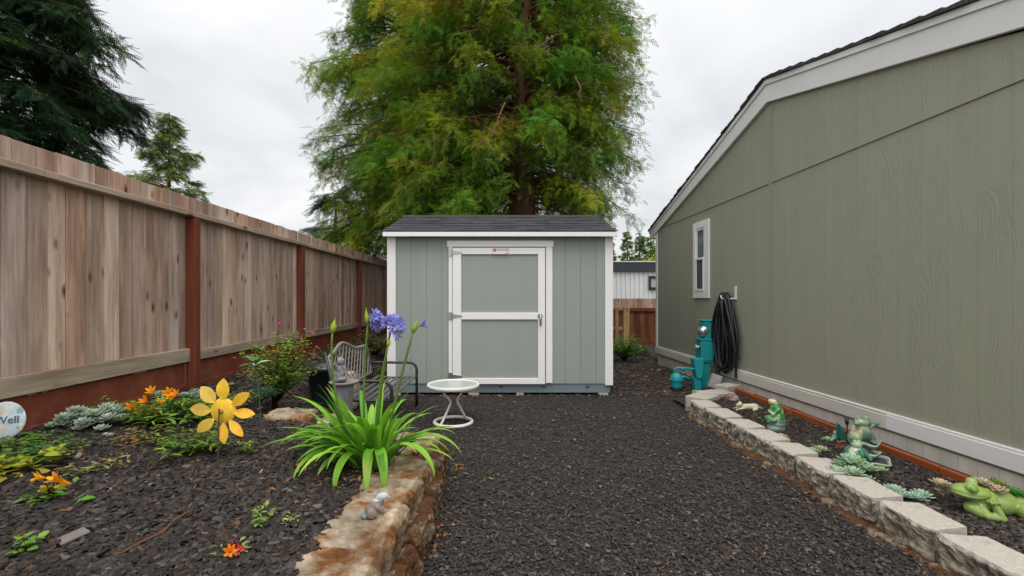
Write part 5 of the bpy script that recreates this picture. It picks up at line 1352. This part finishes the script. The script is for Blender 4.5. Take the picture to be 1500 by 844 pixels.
mb.build('coil', M['hose'], hs, smooth=True)
mb = MB(); mb.c = (1, 1, 1); y5 = 6.02; mb.tube([(wallx(6.2) - .1, 6.2, 1.25), (wallx(6.05) - .08, 6.08, 1.0), (wallx(y5) - .06, y5 + .03, .75), (wallx(y5) - .05, y5, .5), (wallx(y5) - .05, y5 + .02, .25)], .0145, 8); mb.build('hose_end', M['hose'], hs, smooth=True)
mb = MB(); mb.tube([(wallx(y5) - .05, y5, .52), (wallx(y5) - .05, y5 - .05, .52)], .02, 8); mb.tube([(wallx(y5) - .05, y5 + .015, .24), (wallx(y5) - .05, y5 + .02, .30)], .02, 8); mb.build('coupling', M['black'], hs)
yk = 6.12
hkt = thing('wall_hook', 'white metal hook on the olive wall holding the black hose', 'hook', (wallx(yk), yk, 1.35))
mb = MB(); mb.box(wallx(yk) - .012, wallx(yk) - .001, yk - .025, yk + .025, 1.28, 1.46); mb.build('back_plate', M['white'], hkt, bevel=.003)
mb = MB(); mb.tube([(wallx(yk) - .013, yk, 1.30), (wallx(yk) - .10, yk + .05, 1.285), (wallx(yk) - .17, yk + .06, 1.30), (wallx(yk) - .18, yk + .06, 1.34)], .009, 8); mb.build('hook_arm', M['white'], hkt, smooth=True)

# ================================================================== beyond: back fence, pallet, white home
bf = thing('back_fence', 'reddish board fence closing the passage behind the shed', 'fence', (3.5, 12.75, 0))
fr = random.Random(17)
mb = MB(); y_ = 12.75
x = -3
while x < 8:
    wv = fr.uniform(.135, .15); mb.c = wood_tint(fr, .95) if True else 0
    mb.box(x, x + wv - .004, y_ + .03, y_ + .05, -.05, 1.29 + fr.uniform(-.004, .004)); x += wv
mb.build('upper_boards', M['plank'], bf)
mb = MB(); x = -3
while x < 8:
    wv = fr.uniform(.135, .15); k = fr.uniform(.7, 1.25); mb.c = (.19 * k, .075 * k, .035 * k)
    mb.box(x, x + wv - .004, y_ + .005, y_ + .027, -.05, 1.03); x += wv
mb.build('lower_boards', M['plank'], bf)
mb = MB(); mb.box(-3, 8, y_ - .04, y_ + .003, .93, 1.02); mb.build('top_rail', M['redpost'], bf, bevel=.004)
mb = MB(); mb.box(-3, 8, y_ - .03, y_ + .003, -.02, .10); mb.build('bottom_rail', M['redpost'], bf, bevel=.004)
pa = thing('pallet', 'raw timber pallet frame leaning by the back fence beyond the shed', 'pallet', (3.0, 11.4, 0))
py = 11.3
for (x0_, x1_, zt, cc) in ((901, 906, 451, (.42, .26, .14)), (913, 921.5, 450, (.55, .36, .17)), (888, 893, 451, (.4, .25, .14))):
    mb = MB(); mb.c = cc; mb.box((x0_ - VX) * py / FPX, (x1_ - VX) * py / FPX, py - .03, py + .03, -.02, CAMH - (zt - VY) * py / FPX); mb.build('upright', M['pallet'], pa, bevel=.004)
for yy in (452.5, 481):
    mb = MB(); mb.c = (.50, .36, .22); z_ = CAMH - (yy - VY) * py / FPX; mb.box((885 - VX) * py / FPX, (914 - VX) * py / FPX, py + .031, py + .05, z_ - .035, z_ + .035); mb.build('slat', M['pallet'], pa, bevel=.003)
NY = 17.0
wh = thing('neighbour_home', 'white ribbed home with charcoal roof band beyond the back fence', 'house', (6, NY, 0))
mb = MB(); x = 1.0; pts = []
top_ = 2.30
i0 = None
prof = []
while x < 13: prof += [(x, NY), (x + .05, NY), (x + .065, NY - .03), (x + .105, NY - .03), (x + .12, NY)]; x += .17
prof += [(13, NY), (13, NY + 7), (1, NY + 7)]
mb.prism(prof, 'z', 0, top_); mb.build('wall', M['corr'], wh)
mb = MB(); mb.box(.9, 13.1, NY - .10, NY + 7.1, top_ + .0, 2.64); mb.build('roof_band', mat_siding('charcoal band', (.05, .053, .062), .16, .02, .5, 0, 0, .6, .05, cath=False), wh)
mb = MB(); mb.box(.88, 13.12, NY - .12, NY + 7.1, 2.642, 2.68); mb.build('roof_edge', M['corr'], wh)
wx0, wx1 = (949.5 - VX) * NY / FPX, (972 - VX) * NY / FPX; wz1, wz0 = CAMH - (404.5 - VY) * NY / FPX, CAMH - (424 - VY) * NY / FPX
mb = MB(); f_ = .08
mb.box(wx0, wx1, NY - .09, NY - .032, wz0, wz0 + f_); mb.box(wx0, wx1, NY - .09, NY - .032, wz1 - f_, wz1); mb.box(wx0, wx0 + f_, NY - .09, NY - .032, wz0 + f_, wz1 - f_); mb.box(wx1 - f_, wx1, NY - .09, NY - .032, wz0 + f_, wz1 - f_); wn = mb.build('window', M['black'], wh)
mb = MB(); mb.box(wx0 + f_, wx1 - f_, NY - .05, NY - .032, wz0 + f_, wz1 - f_); mb.build('pane', mat_glass('pale pane', (.45, .46, .44), .2), wn)

# ================================================================== trees
def conifer(name, label, base, height, z0, radf, nb, seed, pal, spray=.26, twig_len=.75, droop=.55, upturn=.15, trunk_r=.35, per=5, tw_per_m=5.5, trunk_lean=(0, 0), skip=None, limb_r=.035, tpl=None, mt='needle', bark='bark', trunk_pts=None, wt=None, group=None, twig_down=.5, fluff=.45, clip=None):
    q = np.random.default_rng(seed); r_ = random.Random(seed)
    base = Vector(base); t = thing(name, label, 'tree', base, group=group)
    mb = MB(); n = 16
    pts, rad = [], []
    for k in range(n + 1):
        s = k / n
        pts.append(base + Vector((trunk_lean[0] * s, trunk_lean[1] * s, height * s - .2))); rad.append(trunk_r * (1 - s) ** .85 * (1 + .5 * math.exp(-s * 16)) + .01)
    m0 = MB(); m0.tube(pts, rad, 18); me = m0.mesh('trunk', smooth=True)
    for v in me.vertices:
        a = math.atan2(v.co.y - base.y, v.co.x - base.x); k = .06 * trunk_r * math.sin(a * 9 + v.co.z * .7) + .05 * trunk_r * mnoise.noise((a * 2, v.co.z * .8, 2))
        v.co += v.normal * k
    lim = MB(); pos, xd, upv, sc, ti = [], [], [], [], []
    for k in range(nb):
        z = z0 + (height * .985 - z0) * r_.random() ** 1.05 if wt is None else wt(r_)
        az = r_.uniform(0, 2 * PI)
        if skip and skip(z, az, r_): continue
        L_ = radf(z, az) * (r_.uniform(.62, 1.08) if fluff < .5 else r_.uniform(.78, 1.05))
        if L_ < .12: continue
        s = z / height
        o = base + Vector((trunk_lean[0] * s, trunk_lean[1] * s, z))
        d = Vector((math.cos(az), math.sin(az), 0)); sd_ = Vector((-d.y, d.x, 0)); bend = r_.uniform(-.25, .25)
        a1 = r_.uniform(.0, .5) * upturn * 3; b1 = droop * r_.uniform(.6, 1.3)
        def pt(tt): return o + d * L_ * tt + sd_ * L_ * bend * tt * tt + Vector((0, 0, L_ * (a1 * tt - b1 * tt * tt)))
        lim.c = jit((1, .9, .8), .2, r_); lim.tube([pt(j / 5) for j in range(6)], [limb_r * (1 - .85 * j / 5) * (.4 + L_ * .2) for j in range(6)], 5, cap=False)
        col = r_.choices(pal[0], pal[1])[0]; ck = r_.uniform(.75, 1.25)
        nt_ = max(3, int(L_ * tw_per_m))
        for j in range(nt_):
            tt = r_.uniform(.28, 1.0) ** .8; p = pt(tt); side = 1 if j % 2 else -1
            tl = twig_len * r_.uniform(.5, 1.1) * (1.1 - .5 * tt)
            td = (d * r_.uniform(.2, .9) + sd_ * side * r_.uniform(.2, 1.0) + Vector((0, 0, -r_.uniform(.0, 1.3) * twig_down))).normalized()
            for i in range(per):
                u = (i + r_.random()) / per
                pp = p + td * tl * u + Vector((0, 0, -tl * u * u * .5 * twig_down))
                if fluff > .5: pp = pp + Vector((r_.gauss(0, .05), r_.gauss(0, .05), r_.gauss(0, .05)))
                if clip and clip(pp): continue
                pos.append(pp); dd = td + Vector((r_.gauss(0, fluff), r_.gauss(0, fluff), r_.gauss(-.25 * twig_down, .3 + .4 * (fluff - .45)))); xd.append(dd); upv.append((r_.gauss(0, .5), r_.gauss(0, .5), 1))
                sc.append(spray * r_.uniform(.65, 1.25)); kk = ck * r_.uniform(.7, 1.3) ; ti.append((col[0] * kk, col[1] * kk, col[2] * kk))
    bm = bmesh.new(); bm.from_mesh(me); tmp = lim.mesh('limbs'); bm.from_mesh(tmp); bm.to_mesh(me); bm.free(); bpy.data.meshes.remove(tmp)
    me.polygons.foreach_set('use_smooth', [True] * len(me.polygons)); link('trunk', me, M[bark], t)
    tv, tf = tpl or spray_tpl()
    V, F, T = stamp(tv, tf, pos, xd, upv, sc, ti)
    link('crown', np_mesh('crown', V, F, T), M[mt], t)
    return t
RW = ([(.115, .205, .022), (.066, .130, .018), (.18, .27, .026), (.27, .30, .028), (.11, .26, .026), (.33, .29, .035)], [5, 2.2, 5, 3.0, 3.6, 1.0])
SPF = spray_tpl(4, .36, .10, .25, 50)
def rwclip(p):
    if p.x < -1.2 and p.z < 2.45: return True
    if p.x > 1.75 and p.z < 2.9: return True
    return p.y < 10.7 and abs(p.x - .42) < .33 and (p.z > 6.6 + .35 * math.sin(p.x * 9) or p.z < 3.6 + .4 * math.sin(p.x * 7)) and p.y > 8
def rw_rad(z, az):
    l = max(0, -math.cos(az)); rg = max(0, math.cos(az))
    r = 2.70 + .75 * l - (.05 if z > 4 else .7) * rg
    if z > 8: r *= max(.05, 1 - (z - 8) / 7.5)
    return r
def rw_skip(z, az, r_):
    if math.cos(az) > .1 and z < 3.9 and r_.random() < .85: return True
    if math.cos(az) < -.3 and z < 3.5: return True
    toward = math.sin(az) < -.55
    ang = math.cos(az)
    if toward and z < 3.9 and -.06 < ang < .16: return True
    if toward and -.12 < ang < .30 and 7.5 < z < 9.5 and r_.random() < .6: return True
    return r_.random() < .05
rw = conifer('redwood_tree', 'huge redwood with drooping yellow green sprays behind the shed', (.45, 10.7, 0), 16, 2.1, rw_rad, 800, 101, RW, spray=.165, twig_len=.75, droop=.40, upturn=.17, trunk_r=.36, per=13, tw_per_m=6.5, tpl=SPF, fluff=1.0, clip=rwclip, skip=rw_skip, limb_r=.04, twig_down=.75, trunk_lean=(.1, 0),
    wt=lambda r_: 2.2 + 8.0 * r_.random() ** 1.1 if r_.random() < .88 else 10.5 + 5 * r_.random())
def rw2(z, az): return (2.1 if z < 8 else 2.1 * max(.05, 1 - (z - 8) / 5.5)) * (1 + .12 * math.sin(z * 3 + az))
conifer('redwood_tree', 'slimmer redwood growing left of the huge one, dark between its limbs', (-2.75, 12.5, 0), 14, 2.9, rw2, 420, 102, RW, spray=.165, twig_len=.7, droop=.5, trunk_r=.26, per=12, tw_per_m=7, tpl=SPF, fluff=1.0, clip=rwclip, limb_r=.04, twig_down=.8, wt=lambda r_: 2.9 + 8 * r_.random())
# bare twigs of the redwood
mb = MB(); q = random.Random(5)
for (x0_, y0_, x1_, y1_) in ((560, 205, 447, 118), (570, 215, 440, 202), (780, 75, 830, 48), (842, 112, 845, 140), (635, 190, 630, 255), (740, 150, 715, 215)):
    D0_ = 8.2 if 600 < x0_ < 860 else 10.2
    a, b2 = P(x0_, y0_, D0_), P(x1_, y1_, D0_ + q.uniform(-.2, .2)); m_ = lerp(a, b2, .5) + Vector((q.uniform(-.1, .1), 0, q.uniform(-.05, .14)))
    mb = MB(); mb.c = (1.9, 1.7, 1.4) if 600 < x0_ < 860 else (1.2, 1.1, 1); mb.tube([a, m_, b2], [.012, .009, .004], 5, cap=False)
    for j in range(4):
        s = q.uniform(.3, .9); c_ = lerp(m_, b2, s) if s > .5 else lerp(a, m_, s * 2); mb.tube([c_, c_ + Vector((q.uniform(-.25, .25), q.uniform(-.1, .1), q.uniform(-.25, .2)))], [.006, .003], 4, cap=False)
    mb.build('bare_twig', M['limb'], rw)

# dark leaf tree at the left foot of the redwood
LT = leaf_tpl(.5, .05, .15)
conifer('leafy_tree', 'dark bushy tree rising over the fence end left of the shed', (-4.7, 12.9, 0), 4.4, 1.2, lambda z, az: 1.25 * max(.2, 1 - abs(z - 2.2) / 3.2), 90, 103, ([(.02, .05, .014), (.03, .075, .02), (.05, .10, .02)], [3, 2, 1]), spray=.22, twig_len=.5, droop=.2, trunk_r=.12, per=6, tw_per_m=9, bark='limb', twig_down=.3)
# dark fir on the left
DK = ([(.012, .032, .013), (.018, .048, .018), (.028, .075, .022), (.045, .11, .028)], [5, 5, 3, 1.2])
def fir_rad(z, az):
    for (a, ra), (b, rb_) in zip(((0, 1.75), (3.9, 1.8), (4.6, 2.5), (5.6, 2.5), (7.2, 1.5), (16, .1)), ((3.9, 1.8), (4.6, 2.5), (5.6, 2.5), (7.2, 1.5), (16, .1), (30, .1))):
        if a <= z <= b: return lerp(ra, rb_, (z - a) / (b - a))
    return .1
conifer('fir_tree', 'big dark evergreen spreading over the left fence top', (-8.95, 7.6, 0), 16, 1.4, fir_rad, 520, 104, DK, spray=.21, twig_len=.6, droop=.24, upturn=.10, trunk_r=.28, per=9, tw_per_m=9, limb_r=.035, twig_down=.5, wt=lambda r_: 1.4 + 6.9 * r_.random() if r_.random() < .9 else 8.3 + 7 * r_.random(), tpl=spray_tpl(7, .24, .075, .15, 48))
mb = MB()
# small pale conifer farther off
PG = ([(.15, .20, .05), (.20, .25, .07), (.11, .16, .04)], [3, 2, 2])
def sc_rad(z, az): return max(.03, 4.5 * ((9.7 - z) / 9.7) ** .95 * (.75 + .35 * math.sin(z * 4.3)))
conifer('young_conifer', 'pale green conical conifer far behind the left fence', (-14.75, 20.2, 0), 9.7, 2.5, sc_rad, 330, 105, PG, spray=.26, twig_len=.5, droop=.12, upturn=.22, trunk_r=.13, per=6, tw_per_m=5, limb_r=.03, twig_down=.25, bark='limb', tpl=spray_tpl(5, .36, .12, .2, 50))
# poplars beyond the white home
for k, (x, top_, w_, D0_, lb) in enumerate(((919, 332, .95, 42, 'leftmost of the slim poplars above the white home'), (937, 334, 1.0, 43, 'middle slim poplar above the white home'), (953, 338, .95, 44, 'slim poplar nearest the olive house eave'), (893, 345, .9, 45, 'slim poplar half hidden behind the shed roof corner'))):
    p = P(x, top_, D0_); h = p.z
    conifer('poplar_tree', lb, (p.x, D0_, 0), h, 1.2, lambda z, az, w_=w_, h=h: max(.05, .8 * w_ * min(1, (h - z) / 3) * (.75 + .3 * math.sin(z * 5 + az))), 150, 110 + k, ([(.18, .27, .09), (.24, .33, .12), (.14, .22, .07)], [3, 3, 2]), spray=.26, twig_len=.3, droop=-.35, upturn=.1, trunk_r=.13, per=6, tw_per_m=6, bark='limb', twig_down=.1, tpl=spray_tpl(4, .45, .22, .2, 50), group='poplars beyond the white home')
for k, (x, top_, D0_, rd, pl_, lb) in enumerate(((952, 372, 30, 1.1, ([(.32, .36, .02), (.26, .32, .03)], [1, 1]), 'bright yellow green bush above the white home roof'), (905, 388, 34, 1.6, ([(.09, .16, .05), (.12, .2, .06)], [1, 1]), 'soft green bush low behind the white home'))):
    p = P(x, top_, D0_); h = p.z
    conifer('round_bush', lb, (p.x, D0_, 0), h, .8, lambda z, az, rd=rd, h=h: max(.1, rd * math.sqrt(max(0, 1 - (z / h) ** 2)) * .9), 80, 120 + k, pl_, spray=.40, twig_len=.4, droop=.1, trunk_r=.12, per=4, tw_per_m=7, bark='limb', twig_down=.2, tpl=spray_tpl(4, .45, .25, .2, 50))
